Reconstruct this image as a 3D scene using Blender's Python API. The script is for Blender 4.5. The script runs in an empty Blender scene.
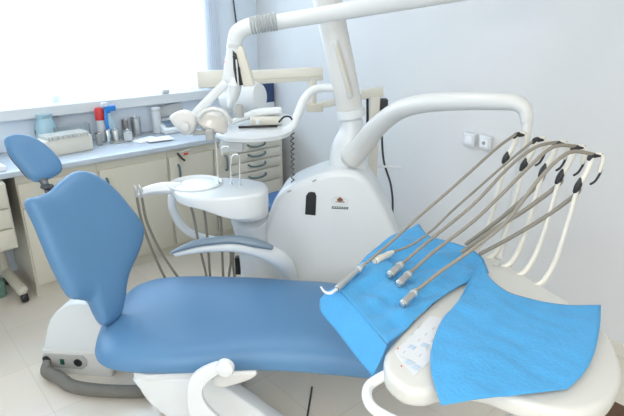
import bpy, bmesh, math, random
from mathutils import Vector, Matrix, noise

random.seed(4)
C = bpy.context.scene.collection
PI = math.pi
# ------------------------------------------------------------------ camera
F = 525.0; HC = 1.75
PITCH = math.atan(193 / F); HEAD = math.radians(48.8)
hd = Vector((math.cos(HEAD), math.sin(HEAD), 0)); rt = Vector((math.sin(HEAD), -math.cos(HEAD), 0)); ZU = Vector((0, 0, 1))
fw = hd * math.cos(PITCH) - ZU * math.sin(PITCH); up = ZU * math.cos(PITCH) + hd * math.sin(PITCH)
CP = Vector((0, 0, HC))
cam = bpy.data.cameras.new('camera'); cam.sensor_width = 36; cam.lens = F / 624 * 36; cam.clip_start = 0.05
co = bpy.data.objects.new('camera', cam); C.objects.link(co)
co.matrix_world = Matrix.Translation(CP) @ Matrix((rt, up, -fw)).transposed().to_4x4()
sc = bpy.context.scene
sc.camera = co
# ------------------------------------------------------------------ light and exposure
sc.view_settings.view_transform = 'Standard'; sc.view_settings.look = 'None'
sc.view_settings.gamma = 1; sc.view_settings.use_curve_mapping = False
sc.view_settings.exposure = -0.02
w = bpy.data.worlds.new('daylight'); sc.world = w; w.use_nodes = True
bg = w.node_tree.nodes['Background']; bg.inputs[0].default_value = (0.88, 0.95, 1, 1); bg.inputs[1].default_value = 1.9
WX0, WX1, WZ0, WZ1 = -1.3, 2.33, 1.16, 2.55      # window opening
RX0, RX1, RY0, RY1, RZ = -1.7, 2.87, -1.9, 4.02, 2.75
def area(name, loc, rot, sx, sy, energy, col):
    l = bpy.data.lights.new(name, 'AREA'); l.shape = 'RECTANGLE'; l.size = sx; l.size_y = sy; l.energy = energy; l.color = col
    o = bpy.data.objects.new(name, l); C.objects.link(o); o.location = loc; o.rotation_euler = rot; return o
area('window_daylight', ((WX0 + WX1) / 2, RY1 + 0.22, (WZ0 + WZ1) / 2 + 0.05), (-PI / 2, 0, 0), WX1 - WX0, WZ1 - WZ0, 80, (0.62, 0.81, 1.0))
area('added_ceiling_fill', (-0.5, -0.7, RZ - 0.09), (0, 0, 0), 1.9, 1.9, 53, (1.0, 0.955, 0.90))  # unseen fill added behind the viewpoint to brighten upright faces
area('added_ceiling_fill', (1.2, 2.0, RZ - 0.09), (0, 0, 0), 1.2, 0.6, 5, (1.0, 0.95, 0.88))  # weak unseen fill, added above the dental unit

area('added_frontal_fill', (RX0 + 0.06, 0.2, 1.45), (0, -PI / 2, 0), 1.5, 1.7, 10, (0.82, 0.91, 1.0))  # unseen cool fill, added to lift faces turned to the viewpoint

# ------------------------------------------------------------------ helpers: photograph ray to a point of the room
def ray(x, y): return fw + rt * ((x - 312) / F) - up * ((y - 208) / F)
def Pd(x, y, D): d = ray(x, y); return CP + d * (D / d.dot(hd))
def Pz(x, y, z): d = ray(x, y); return CP + d * ((z - HC) / d.z)
def Py(x, y, Y): d = ray(x, y); return CP + d * (Y / d.y)
def Px(x, y, X): d = ray(x, y); return CP + d * (X / d.x)
def Pn(x, y, P0, n): d = ray(x, y); return CP + d * ((P0 - CP).dot(n) / d.dot(n))
def pxr(P, r): return r * (P - CP).dot(fw) / F          # r photo pixels at that point, in metres

# ------------------------------------------------------------------ materials
MAT = {}
def mat(name, col, rough=0.5, metal=0.0, spec=0.5, bump=0.0, bscale=60.0, var=0.0, vscale=6.0, trans=0.0, coat=0.0, emit=None, est=0.0, alpha=1.0):
    m = bpy.data.materials.new(name); m.use_nodes = True; nt = m.node_tree; b = nt.nodes['Principled BSDF']
    b.inputs['Base Color'].default_value = (*col, 1); b.inputs['Roughness'].default_value = rough
    b.inputs['Metallic'].default_value = metal; b.inputs['Specular IOR Level'].default_value = spec
    b.inputs['Transmission Weight'].default_value = trans; b.inputs['Coat Weight'].default_value = coat; b.inputs['Alpha'].default_value = alpha
    if emit: b.inputs['Emission Color'].default_value = (*emit, 1); b.inputs['Emission Strength'].default_value = est
    tc = nt.nodes.new('ShaderNodeTexCoord')
    n = nt.nodes.new('ShaderNodeTexNoise'); n.inputs['Scale'].default_value = vscale; n.inputs['Detail'].default_value = 3
    nt.links.new(tc.outputs['Object'], n.inputs['Vector'])
    mx = nt.nodes.new('ShaderNodeMix'); mx.data_type = 'RGBA'
    v = max(var, 0.015)
    mx.inputs['A'].default_value = (*[c * (1 - v) for c in col], 1); mx.inputs['B'].default_value = (*[min(1, c * (1 + v)) for c in col], 1)
    nt.links.new(n.outputs['Fac'], mx.inputs['Factor']); nt.links.new(mx.outputs['Result'], b.inputs['Base Color'])
    if bump:
        n2 = nt.nodes.new('ShaderNodeTexNoise'); n2.inputs['Scale'].default_value = bscale; n2.inputs['Detail'].default_value = 4
        nt.links.new(tc.outputs['Object'], n2.inputs['Vector'])
        bp = nt.nodes.new('ShaderNodeBump'); bp.inputs['Strength'].default_value = bump; bp.inputs['Distance'].default_value = 0.01
        nt.links.new(n2.outputs['Fac'], bp.inputs['Height']); nt.links.new(bp.outputs['Normal'], b.inputs['Normal'])
    MAT[name] = m; return m
WHITE = mat('white_plastic', (0.72, 0.755, 0.77), 0.3, coat=0.1)
WHITE2 = mat('warm_white_plastic', (0.66, 0.665, 0.645), 0.32, coat=0.1)
TRAYW = mat('ivory_plastic', (0.60, 0.60, 0.56), 0.3, coat=0.1)
CREAM = mat('cream_enamel', (0.62, 0.59, 0.49), 0.35, var=0.03)
CREAM2 = mat('pale_cream_enamel', (0.70, 0.68, 0.60), 0.35, var=0.02)
BLUE = mat('blue_vinyl', (0.097, 0.232, 0.415), 0.42, spec=0.45, bump=0.06, bscale=260, var=0.03)
BLUED = mat('dark_blue_vinyl', (0.05, 0.13, 0.30), 0.5, var=0.03)
CLOTH = mat('blue_nonwoven_cloth', (0.075, 0.335, 0.63), 0.85, spec=0.15, bump=0.35, bscale=90, var=0.09, vscale=14)
CLOTH.node_tree.nodes['Principled BSDF'].inputs['Sheen Weight'].default_value = 0.12
GREYP = mat('slate_grey_rubber', (0.17, 0.235, 0.30), 0.3, coat=0.2)
HOSE = mat('taupe_hose', (0.25, 0.225, 0.18), 0.5)
HOSEG = mat('grey_corrugated_hose', (0.17, 0.165, 0.145), 0.55)
STEEL = mat('brushed_steel', (0.62, 0.62, 0.60), 0.28, metal=0.85)
CHROME = mat('chrome', (0.75, 0.77, 0.78), 0.15, metal=1)
BLACK = mat('black_plastic', (0.012, 0.012, 0.014), 0.4)
DARK = mat('dark_cable', (0.045, 0.045, 0.045), 0.5)
GREY = mat('mid_grey_plastic', (0.36, 0.37, 0.36), 0.45)
LGREY = mat('light_grey_plastic', (0.6, 0.62, 0.62), 0.45)
TEAL = mat('teal_grey_handle', (0.10, 0.17, 0.19), 0.35)
COUNTER = mat('grey_blue_worktop', (0.50, 0.56, 0.62), 0.25, var=0.05, vscale=20)
PAPER = mat('white_paper', (0.86, 0.88, 0.92), 0.7)
RED = mat('red_plastic', (0.65, 0.04, 0.04), 0.35)
PINK = mat('pink_plastic', (0.75, 0.30, 0.36), 0.5)
BBLUE = mat('bright_blue_plastic', (0.02, 0.22, 0.65), 0.35)
NAVY = mat('navy_card', (0.03, 0.06, 0.16), 0.5)
GLASS = mat('clear_glass', (0.93, 0.97, 0.98), 0.03, trans=0.95)
PLAST = mat('pale_blue_film', (0.55, 0.80, 0.90), 0.3, trans=0.3)
GREENG = mat('green_glass', (0.25, 0.45, 0.38), 0.1, trans=0.6)
BROWN = mat('brown_mat', (0.12, 0.065, 0.035), 0.8, bump=0.4, bscale=200)
BRNEMB = mat('brown_print', (0.28, 0.10, 0.05), 0.5)
BTN = mat('pale_blue_button', (0.46, 0.57, 0.68), 0.5)
PANEL = mat('panel_film', (0.66, 0.68, 0.70), 0.35)
LAMPG = mat('reflector_glass', (0.70, 0.68, 0.60), 0.12, coat=0.6)
LIGHTP = mat('fill_panel_glow', (0.9, 0.9, 0.9), 0.5, emit=(1, 0.95, 0.88), est=1.5)  # glow for the added ceiling fill panels
WALL = mat('painted_wall', (0.70, 0.71, 0.715), 0.75, bump=0.12, bscale=25, var=0.03, vscale=2.5)
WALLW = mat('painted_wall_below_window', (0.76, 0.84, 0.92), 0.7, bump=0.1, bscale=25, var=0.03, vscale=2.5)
CEIL = mat('painted_ceiling', (0.85, 0.85, 0.84), 0.8)

def floor_mat():
    m = bpy.data.materials.new('cream_floor_tiles'); m.use_nodes = True; nt = m.node_tree; b = nt.nodes['Principled BSDF']
    tc = nt.nodes.new('ShaderNodeTexCoord'); mp = nt.nodes.new('ShaderNodeMapping')
    mp.inputs['Location'].default_value = (0.19, 0.12, 0)
    nt.links.new(tc.outputs['Object'], mp.inputs['Vector'])
    br = nt.nodes.new('ShaderNodeTexBrick'); br.offset = 0; br.inputs['Scale'].default_value = 1
    br.inputs['Brick Width'].default_value = 0.45; br.inputs['Row Height'].default_value = 0.45; br.inputs['Mortar Size'].default_value = 0.0025
    br.inputs['Color1'].default_value = (0.76, 0.695, 0.60, 1); br.inputs['Color2'].default_value = (0.71, 0.66, 0.575, 1); br.inputs['Mortar'].default_value = (0.655, 0.60, 0.52, 1)
    nt.links.new(mp.outputs['Vector'], br.inputs['Vector'])
    n = nt.nodes.new('ShaderNodeTexNoise'); n.inputs['Scale'].default_value = 5; n.inputs['Detail'].default_value = 6
    nt.links.new(tc.outputs['Object'], n.inputs['Vector'])
    mx = nt.nodes.new('ShaderNodeMix'); mx.data_type = 'RGBA'; mx.blend_type = 'MULTIPLY'; mx.inputs['Factor'].default_value = 0.10
    nt.links.new(br.outputs['Color'], mx.inputs['A']); nt.links.new(n.outputs['Color'], mx.inputs['B'])
    nt.links.new(mx.outputs['Result'], b.inputs['Base Color']); b.inputs['Roughness'].default_value = 0.22
    return m
FLOOR = floor_mat()
def curtain_mat():
    m = bpy.data.materials.new('sheer_curtain'); m.use_nodes = True; nt = m.node_tree
    for n in list(nt.nodes):
        if n.type == 'BSDF_PRINCIPLED': nt.nodes.remove(n)
    out = nt.nodes['Material Output']
    t = nt.nodes.new('ShaderNodeBsdfTransparent'); tl = nt.nodes.new('ShaderNodeBsdfTranslucent'); d = nt.nodes.new('ShaderNodeBsdfDiffuse')
    tl.inputs[0].default_value = (0.92, 0.94, 0.97, 1); d.inputs[0].default_value = (0.9, 0.92, 0.95, 1)
    wv = nt.nodes.new('ShaderNodeTexNoise'); wv.inputs['Scale'].default_value = 300
    a = nt.nodes.new('ShaderNodeMixShader'); a.inputs[0].default_value = 0.35
    nt.links.new(tl.outputs[0], a.inputs[1]); nt.links.new(d.outputs[0], a.inputs[2])
    c = nt.nodes.new('ShaderNodeMixShader'); mr = nt.nodes.new('ShaderNodeMapRange')
    mr.inputs['To Min'].default_value = 0.5; mr.inputs['To Max'].default_value = 0.62
    nt.links.new(wv.outputs['Fac'], mr.inputs['Value']); nt.links.new(mr.outputs[0], c.inputs[0])
    nt.links.new(t.outputs[0], c.inputs[1]); nt.links.new(a.outputs[0], c.inputs[2]); nt.links.new(c.outputs[0], out.inputs[0])
    return m
CURT = curtain_mat()

# ------------------------------------------------------------------ mesh helpers
def rbox(bm, c, s, axes=None, bev=0.0, seg=2):
    b = bmesh.new(); bmesh.ops.create_cube(b, size=1)
    for v in b.verts: v.co = Vector((v.co.x * s[0], v.co.y * s[1], v.co.z * s[2]))
    if bev: bmesh.ops.bevel(b, geom=b.edges[:], offset=min(bev, min(s) * 0.49), segments=seg, affect='EDGES', profile=0.5)
    M = Matrix(axes).transposed() if axes else Matrix.Identity(3)
    for v in b.verts: v.co = M @ v.co + Vector(c)
    merge(bm, b)
def box2(bm, a, b_, bev=0.0, seg=2):
    a = Vector(a); b_ = Vector(b_); rbox(bm, (a + b_) / 2, [abs(q) for q in (b_ - a)], None, bev, seg)
def merge(bm, b):
    me = bpy.data.meshes.new('tmp'); b.to_mesh(me); b.free(); bm.from_mesh(me); bpy.data.meshes.remove(me)
def crom(pts, n=8, closed=False):
    pts = [Vector(p) for p in pts]; out = []; N = len(pts)
    if N < 3 and not closed:
        return [pts[0].lerp(pts[1], i / n) for i in range(n + 1)]
    segs = N if closed else N - 1
    for i in range(segs):
        if closed: p0, p1, p2, p3 = pts[(i - 1) % N], pts[i], pts[(i + 1) % N], pts[(i + 2) % N]
        else: p0, p1, p2, p3 = pts[max(i - 1, 0)], pts[i], pts[i + 1], pts[min(i + 2, N - 1)]
        for k in range(n):
            t = k / n
            out.append(0.5 * ((2 * p1) + (p2 - p0) * t + (2 * p0 - 5 * p1 + 4 * p2 - p3) * t * t + (3 * p1 - p0 - 3 * p2 + p3) * t ** 3))
    if not closed: out.append(pts[-1])
    return out
def tube(bm, pts, rad, n=8, k=12, flat=None, smooth=True, ribs=0, roundend=True):
    """sweep a round (or flat=(a,b) elliptic) section along smoothed points; rad is a number or one per point"""
    if not isinstance(rad, (list, tuple)): rad = [rad] * len(pts)
    cp = crom(pts, n) if smooth else [Vector(p) for p in pts]
    rr = [v.x for v in crom([Vector((q, 0, 0)) for q in rad], n)] if smooth else list(rad)
    rr = rr[:len(cp)] + [rad[-1]] * (len(cp) - len(rr))
    if roundend and smooth:
        t0 = (cp[0] - cp[1]).normalized(); t1 = (cp[-1] - cp[-2]).normalized()
        cp = [cp[0] + t0 * rr[0] * 0.5] + cp + [cp[-1] + t1 * rr[-1] * 0.5]; rr = [rr[0] * 0.6] + rr + [rr[-1] * 0.6]
    rings = []; nrm = None
    for i, p in enumerate(cp):
        t = (cp[min(i + 1, len(cp) - 1)] - cp[max(i - 1, 0)]).normalized()
        if nrm is None:
            nrm = t.cross(ZU)
            if nrm.length < 0.05: nrm = t.cross(hd)
            nrm.normalize()
        nrm = (nrm - t * nrm.dot(t)).normalized(); bn = t.cross(nrm)
        a, b = (flat if flat else (1, 1))
        q = rr[i] * (1 + (0.08 * (1 if i % 2 else -1) if ribs else 0))
        rings.append([bm.verts.new(p + nrm * (math.cos(2 * PI * j / k) * q * a) + bn * (math.sin(2 * PI * j / k) * q * b)) for j in range(k)])
    for a, b in zip(rings, rings[1:]):
        for j in range(k): bm.faces.new((a[j], a[(j + 1) % k], b[(j + 1) % k], b[j]))
    bm.faces.new(rings[0][::-1]); bm.faces.new(rings[-1])
def lathe(bm, prof, o, axis=(0, 0, 1), k=24, sx=1.0):
    ax = Vector(axis).normalized(); a = ax.cross(Vector((1, 0, 0)))
    if a.length < 0.1: a = ax.cross(Vector((0, 1, 0)))
    a.normalize(); b = ax.cross(a); o = Vector(o); rings = []
    for r, h in prof:
        rings.append([bm.verts.new(o + ax * h + a * (math.cos(2 * PI * j / k) * max(r, 1e-5) * sx) + b * (math.sin(2 * PI * j / k) * max(r, 1e-5))) for j in range(k)])
    for p, q in zip(rings, rings[1:]):
        for j in range(k): bm.faces.new((p[j], p[(j + 1) % k], q[(j + 1) % k], q[j]))
    if prof[0][0] > 1e-4: bm.faces.new(rings[0][::-1])
    if prof[-1][0] > 1e-4: bm.faces.new(rings[-1])
def prism(bm, pts, vec, bev=0.0, seg=3):
    b = bmesh.new(); vs = [b.verts.new(p) for p in pts]; f = b.faces.new(vs)
    r = bmesh.ops.extrude_face_region(b, geom=[f])
    for v in [g for g in r['geom'] if isinstance(g, bmesh.types.BMVert)]: v.co += Vector(vec)
    bmesh.ops.recalc_face_normals(b, faces=b.faces[:])
    if bev:
        es = [e for e in b.edges if len(e.link_faces) == 2 and any(len(fc.verts) > 4 for fc in e.link_faces)]
        if not es: es = b.edges[:]
        bmesh.ops.bevel(b, geom=es, offset=bev, segments=seg, affect='EDGES', profile=0.5, clamp_overlap=True)
    bmesh.ops.triangulate(b, faces=[f for f in b.faces if len(f.verts) > 4])
    merge(bm, b)
def pad(bm, outline, c, n, tu, tl, pw=3.2, fn=None, res=6):
    """cushion: star-shaped smoothed outline, centre c, normal n, bulge tu above and tl below"""
    ol = crom(outline, res, True); c = Vector(c); n = Vector(n).normalized(); K = len(ol)
    ss = [1, 0.985, 0.95, 0.9, 0.82, 0.7, 0.55, 0.35, 0.15]
    def ring(s, hgt):
        out = []
        for p in ol:
            q = c + (p - c) * s; q = q + n * hgt
            if fn: q = fn(q, s, hgt)
            out.append(bm.verts.new(q))
        return out
    top = [ring(s, tu * (1 - s ** (pw * 2)) ** (1 / 2.2)) for s in ss]
    bot = [ring(s, -tl * (1 - s ** (pw * 3)) ** (1 / 2.2)) for s in ss[1:]]
    def link(a, b, fl):
        for j in range(K):
            q = (a[j], a[(j + 1) % K], b[(j + 1) % K], b[j]); bm.faces.new(q if fl else q[::-1])
    for a, b in zip(top, top[1:]): link(a, b, True)
    link(top[0], bot[0], False)
    for a, b in zip(bot, bot[1:]): link(a, b, False)
    for rg, hh in ((top[-1], tu), (bot[-1], -tl)):
        q = c + n * hh
        if fn: q = fn(q, 0, hh)
        v = bm.verts.new(q)
        for j in range(K): bm.faces.new((rg[j], rg[(j + 1) % K], v))
def polycut(pts, m):
    L = [0]
    for a, b in zip(pts, pts[1:]): L.append(L[-1] + (b - a).length)
    out = []
    for i in range(m + 1):
        t = L[-1] * i / m; j = 0
        while j < len(L) - 2 and L[j + 1] < t: j += 1
        f = (t - L[j]) / max(L[j + 1] - L[j], 1e-9); out.append(pts[j].lerp(pts[j + 1], min(max(f, 0), 1)))
    return out
def coons(bm, top, right, bottom, left, m=36, k=36, fn=None):
    """patch between four 3D polylines; top and bottom run left to right, left and right run top to bottom"""
    T, B = polycut(crom(top, 6), m), polycut(crom(bottom, 6), m); Lf, R = polycut(crom(left, 6), k), polycut(crom(right, 6), k)
    g = []
    for j in range(k + 1):
        v = j / k; row = []
        for i in range(m + 1):
            u = i / m
            p = T[i] * (1 - v) + B[i] * v + Lf[j] * (1 - u) + R[j] * u - (T[0] * (1 - u) * (1 - v) + T[m] * u * (1 - v) + B[0] * (1 - u) * v + B[m] * u * v)
            if fn: p = fn(p, u, v)
            row.append(bm.verts.new(p))
        g.append(row)
    for j in range(k):
        for i in range(m): bm.faces.new((g[j][i], g[j][i + 1], g[j + 1][i + 1], g[j + 1][i]))

def link(name, bm, m, parent=None, smooth=True, loc=None, solid=0.0, ang=35):
    bmesh.ops.remove_doubles(bm, verts=bm.verts[:], dist=1e-6)
    bmesh.ops.recalc_face_normals(bm, faces=bm.faces[:])
    if parent is not None: L = Vector(parent['_o'])
    elif loc is not None: L = Vector(loc)
    else:
        xs = [v.co for v in bm.verts]
        L = Vector(((min(v.x for v in xs) + max(v.x for v in xs)) / 2, (min(v.y for v in xs) + max(v.y for v in xs)) / 2, min(v.z for v in xs)))
    for v in bm.verts: v.co -= L
    me = bpy.data.meshes.new(name); bm.to_mesh(me); bm.free(); me.materials.append(m)
    if smooth:
        for p in me.polygons: p.use_smooth = True
        me.set_sharp_from_angle(angle=math.radians(ang))
    o = bpy.data.objects.new(name, me); C.objects.link(o)
    if parent is not None: o.parent = parent
    else: o.location = L
    o['_o'] = tuple(L)
    if solid:
        s = o.modifiers.new('thickness', 'SOLIDIFY'); s.thickness = solid; s.offset = 0
    return o
def tag(o, label, cat, group=None):
    o['label'] = label; o['category'] = cat
    if group: o['group'] = group
    return o
def thing(name, label, cat, loc, group=None):
    o = bpy.data.objects.new(name, None); C.objects.link(o); o.location = loc; o['_o'] = tuple(loc); o.empty_display_size = 0.1
    return tag(o, label, cat, group)
def struct(name, bm, m, smooth=False, solid=0.0):
    o = link(name, bm, m, None, smooth, solid=solid); o['kind'] = 'structure'; return o
def N(): return bmesh.new()
def one(name, fn, m, parent=None, **kw):
    b = N(); fn(b); return link(name, b, m, parent, **kw)

# ------------------------------------------------------------------ the room
one_s = lambda name, a, b_, m: struct(name, (lambda q: (box2(q, a, b_), q)[1])(N()), m)
one_s('floor', (RX0 - 0.1, RY0 - 0.1, -0.1), (RX1 + 0.1, RY1 + 0.1, 0), FLOOR)
one_s('ceiling', (RX0 - 0.1, RY0 - 0.1, RZ), (RX1 + 0.1, RY1 + 0.1, RZ + 0.1), CEIL)
one_s('wall_right', (RX1, RY0, 0), (RX1 + 0.1, RY1, RZ), WALL)
one_s('wall_left', (RX0 - 0.1, RY0, 0), (RX0, RY1, RZ), WALL)
one_s('wall_back', (RX0, RY0 - 0.1, 0), (RX1, RY0, RZ), WALL)
b = N()
box2(b, (RX0, RY1, 0), (RX1, RY1 + 0.15, WZ0)); box2(b, (RX0, RY1, WZ1), (RX1, RY1 + 0.15, RZ))
box2(b, (RX0, RY1, WZ0), (WX0, RY1 + 0.15, WZ1)); box2(b, (WX1, RY1, WZ0), (RX1, RY1 + 0.15, WZ1))
struct('wall_window', b, WALLW)
b = N(); box2(b, (RX1 - 0.012, RY0, 0), (RX1, RY1 - 0.6, 0.07)); struct('baseboard_right', b, CREAM2)
b = N()   # window frame with mullions
yf = RY1 + 0.05
for x in (WX0, -0.1, 1.1, WX1 - 0.05): box2(b, (x, yf, WZ0), (x + 0.05, yf + 0.05, WZ1))
box2(b, (WX0, yf, WZ0), (WX1, yf + 0.05, WZ0 + 0.05)); box2(b, (WX0, yf, WZ1 - 0.05), (WX1, yf + 0.05, WZ1))
wf = struct('window_1', b, WHITE)
b = N(); box2(b, (WX0 + 0.02, yf + 0.02, WZ0 + 0.02), (WX1 - 0.02, yf + 0.026, WZ1 - 0.02))
gm = bpy.data.materials.new('window_pane'); gm.use_nodes = True; nt = gm.node_tree
for n_ in list(nt.nodes):
    if n_.type == 'BSDF_PRINCIPLED': nt.nodes.remove(n_)
t_ = nt.nodes.new('ShaderNodeBsdfTransparent'); g_ = nt.nodes.new('ShaderNodeBsdfGlossy'); g_.inputs['Roughness'].default_value = 0.02
m_ = nt.nodes.new('ShaderNodeMixShader'); m_.inputs[0].default_value = 0.06
nt.links.new(t_.outputs[0], m_.inputs[1]); nt.links.new(g_.outputs[0], m_.inputs[2]); nt.links.new(m_.outputs[0], nt.nodes['Material Output'].inputs[0])
link('pane', b, gm, wf, False)
b = N()   # unseen window added around the frontal fill, in the wall behind the viewpoint
for y_ in (-0.70, 0.17, 1.04): box2(b, (RX0, y_, 0.66), (RX0 + 0.04, y_ + 0.05, 2.24))
box2(b, (RX0, -0.70, 0.62), (RX0 + 0.04, 1.09, 0.68)); box2(b, (RX0, -0.70, 2.2), (RX0 + 0.04, 1.09, 2.26))
w2 = struct('added_fill_window', b, WHITE)
b = N(); box2(b, (RX0 + 0.002, -0.68, 0.67), (RX0 + 0.012, 1.07, 2.22)); link('pane', b, mat('glowing_fill_pane', (0.9, 0.94, 1.0), 0.3, emit=(0.85, 0.93, 1.0), est=1.4), w2, False)  # pane glows as the body of the added fill
b = N(); box2(b, (WX0 - 0.1, RY1 - 0.075, WZ0 - 0.075), (WX1 + 0.12, RY1 + 0.01, WZ0), 0.006); struct('trim_1', b, WHITE)
# sheer curtain hanging just inside the window
b = N(); M_ = 420; cx0, cx1 = WX0 - 0.1, WX1 + 0.02; rows = []
for z_ in (WZ0 + 0.012, 1.5, 2.0, 2.6):
    rows.append([b.verts.new((cx0 + (cx1 - cx0) * i / M_, RY1 - 0.035 + 0.014 * math.sin(i * 0.62) * (0.6 + 0.4 * math.sin(i * 0.083)) + 0.006 * math.sin(i * 0.23 + z_), z_)) for i in range(M_ + 1)])
for p, q in zip(rows, rows[1:]):
    for i in range(M_): b.faces.new((p[i], p[i + 1], q[i + 1], q[i]))
tag(link('sheer_curtain', b, CURT), 'white sheer curtain glowing across the window above the sill', 'curtain')
# pleated blind strip at the right jamb
b = N(); M_ = 60; rows = []
for z_ in (WZ0 + 0.01, 2.6):
    rows.append([b.verts.new((WX1 - 0.0 + 0.13 * i / M_, RY1 - 0.03 + 0.012 * math.sin(i * 0.7), z_)) for i in range(M_ + 1)])
for i in range(M_): b.faces.new((rows[0][i], rows[0][i + 1], rows[1][i + 1], rows[1][i]))
tag(link('side_drape', b, CURT), 'narrow pale blue gathered drape at the right edge of the window', 'curtain')
one('added_fill_panel', lambda q: box2(q, (-1.5, -1.7, RZ - 0.06), (0.5, 0.3, RZ), 0.01), LIGHTP)  # glowing panel added as the body of the near ceiling fill
tag(bpy.data.objects['added_fill_panel'], 'added glowing fill panel, large, flat and square, on the ceiling at the near end of the room', 'lamp')
tag(one('added_fill_panel', lambda q: box2(q, (0.55, 1.65, RZ - 0.06), (1.85, 2.35, RZ), 0.01), LIGHTP), 'added flat glowing fill panel on the ceiling over the dental unit', 'lamp')  # second added panel, body of the weak ceiling fill
# cable running down beside the corner
pc = [Py(232, -14, RY1 - 0.012), Py(234, 5, RY1 - 0.012), Py(237, 30, RY1 - 0.012), Py(238, 60, RY1 - 0.012)]
tag(one('wall_cable', lambda q: tube(q, pc, 0.006), DARK), 'thin dark cable running down the wall right of the window', 'cable')

# ------------------------------------------------------------------ counter with cabinets
YC = 3.473; ZT = 0.87
XE = 2.71
tag(one('worktop', lambda q: box2(q, (-0.9, YC - 0.025, ZT - 0.035), (XE + 0.01, RY1, ZT), 0.005), COUNTER), 'long grey-blue worktop along the wall under the window', 'worktop')
def xat(px, py): return Py(px, py, YC).x
def cabinet(x0, x1, fronts, label, cm=CREAM):
    t = thing('base_cabinet', label, 'cabinet', ((x0 + x1) / 2, (YC + RY1) / 2, 0), 'cream base cabinets under the worktop')
    def body(q):
        box2(q, (x0 + 0.001, YC + 0.012, 0.07), (x1 - 0.001, RY1 - 0.005, ZT - 0.036)); box2(q, (x0 + 0.001, YC + 0.05, 0.0), (x1 - 0.001, RY1 - 0.05, 0.07))
    one('body', body, cm, t, smooth=False)
    one('plinth', lambda q: box2(q, (x0 + 0.001, YC + 0.03, 0.0), (x1 - 0.001, YC + 0.05, 0.072)), cm, t, smooth=False)
    for kind, a, b_, z0, z1, hx in fronts:
        g = 0.009 if kind == 'door' else 0.005
        f = one(kind, lambda q: box2(q, (a + g, YC - 0.006, z0 + g), (b_ - g, YC + 0.012, z1 - g), 0.004), cm, t)
        if kind == 'drawer':
            xm = (a + b_) / 2; zm = (z0 + z1) / 2 + 0.01; L = 0.085
            one('handle', lambda q: tube(q, [(xm - L, YC - 0.008, zm + 0.008), (xm - L * 0.8, YC - 0.03, zm - 0.004), (xm, YC - 0.036, zm - 0.012), (xm + L * 0.8, YC - 0.03, zm - 0.004), (xm + L, YC - 0.008, zm + 0.008)], 0.008), TEAL, f)
        else:
            zc = z1 - 0.13
            one('handle', lambda q: tube(q, [(hx, YC - 0.008, zc + 0.06), (hx, YC - 0.03, zc + 0.04), (hx, YC - 0.03, zc - 0.04), (hx, YC - 0.008, zc - 0.06)], 0.008), TEAL, f)
    return t
zt = ZT - 0.085
xa, xb, xc, xd, xe = xat(17, 190), xat(98, 175), xat(168, 165), xat(230, 160), XE
xm0 = xat(60, 180)
cabinet(xa, xb, [('drawer', xa, xb, zt - 0.16, zt, 0), ('door', xa, xb, 0.08, zt - 0.16, xb - 0.05)], 'cream base cabinet behind the blue chair backrest')
cabinet(xb, xc, [('door', xb, xc, 0.08, zt, xb + 0.05)], 'cream single door base cabinet behind the assistant arm, handle at its left')
cabinet(xc, xd, [('door', xc, xc + (xd - xc) * 0.72, 0.08, zt, xc + 0.075), ('door', xc + (xd - xc) * 0.72, xd, 0.08, zt, xd - 0.045)], 'cream base cabinet behind the spittoon with keys in its door')
zs = [Py(262, y, YC).z for y in (138, 149, 158.7, 169, 181.4)]; zs[0] = zt
cabinet(xd, xe, [('drawer', xd, xe - 0.03, zs[i + 1], zs[i], 0) for i in range(4)] + [('door', xd, xe - 0.03, 0.08, zs[4], xd + 0.05)], 'cream cabinet with four narrow drawers at the right end of the worktop', CREAM2)
# keys hanging from the lock
k0 = Py(177, 153, YC - 0.014)
kt = thing('key_bunch', 'keys with dark fob hanging from the cabinet door behind the spittoon', 'keys', k0)
one('key', lambda q: (tube(q, [k0, k0 + Vector((0.05, -0.02, 0.01)), k0 + Vector((0.09, -0.03, 0.02))], 0.005)), STEEL, kt)
one('fob', lambda q: tube(q, [k0 + Vector((0.0, -0.01, 0.0)), k0 + Vector((0.02, -0.02, -0.035)), k0 + Vector((0.045, -0.02, -0.06))], 0.008), DARK, kt)
one('red_tag', lambda q: rbox(q, k0 + Vector((0.055, -0.03, -0.01)), (0.035, 0.006, 0.015), None, 0.002), RED, kt)

# ------------------------------------------------------------------ things on the worktop
def stand(px, py, z=ZT):
    p = Pz(px, py, z)
    if p.y > RY1 - 0.07: p = Py(px, py, RY1 - 0.07); p.z = z
    return p
def htop(px, py, o, dz=0.0): return Py(px, py, o.y).z - ZT - dz
def jar(px, py, r, h, body, lidm=None, lh=0.012, label='', name='jar', cat='jar', group=None, neck=None):
    o = stand(px, py); t = thing(name, label, cat, o, group)
    if neck: pr = [(r * 0.9, 0), (r, 0.004), (r, h * 0.68), (neck, h * 0.8), (neck, h)]
    else: pr = [(r * 0.92, 0), (r, 0.004), (r, h - 0.004), (r * 0.9, h)]
    one('body', lambda q: lathe(q, pr, o), body, t)
    if lidm:
        rr_ = (neck or r) * 1.08
        one('lid', lambda q: lathe(q, [(rr_, h), (rr_, h + lh * 0.8), (rr_ * 0.8, h + lh)], o), lidm, t)
    return t
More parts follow.
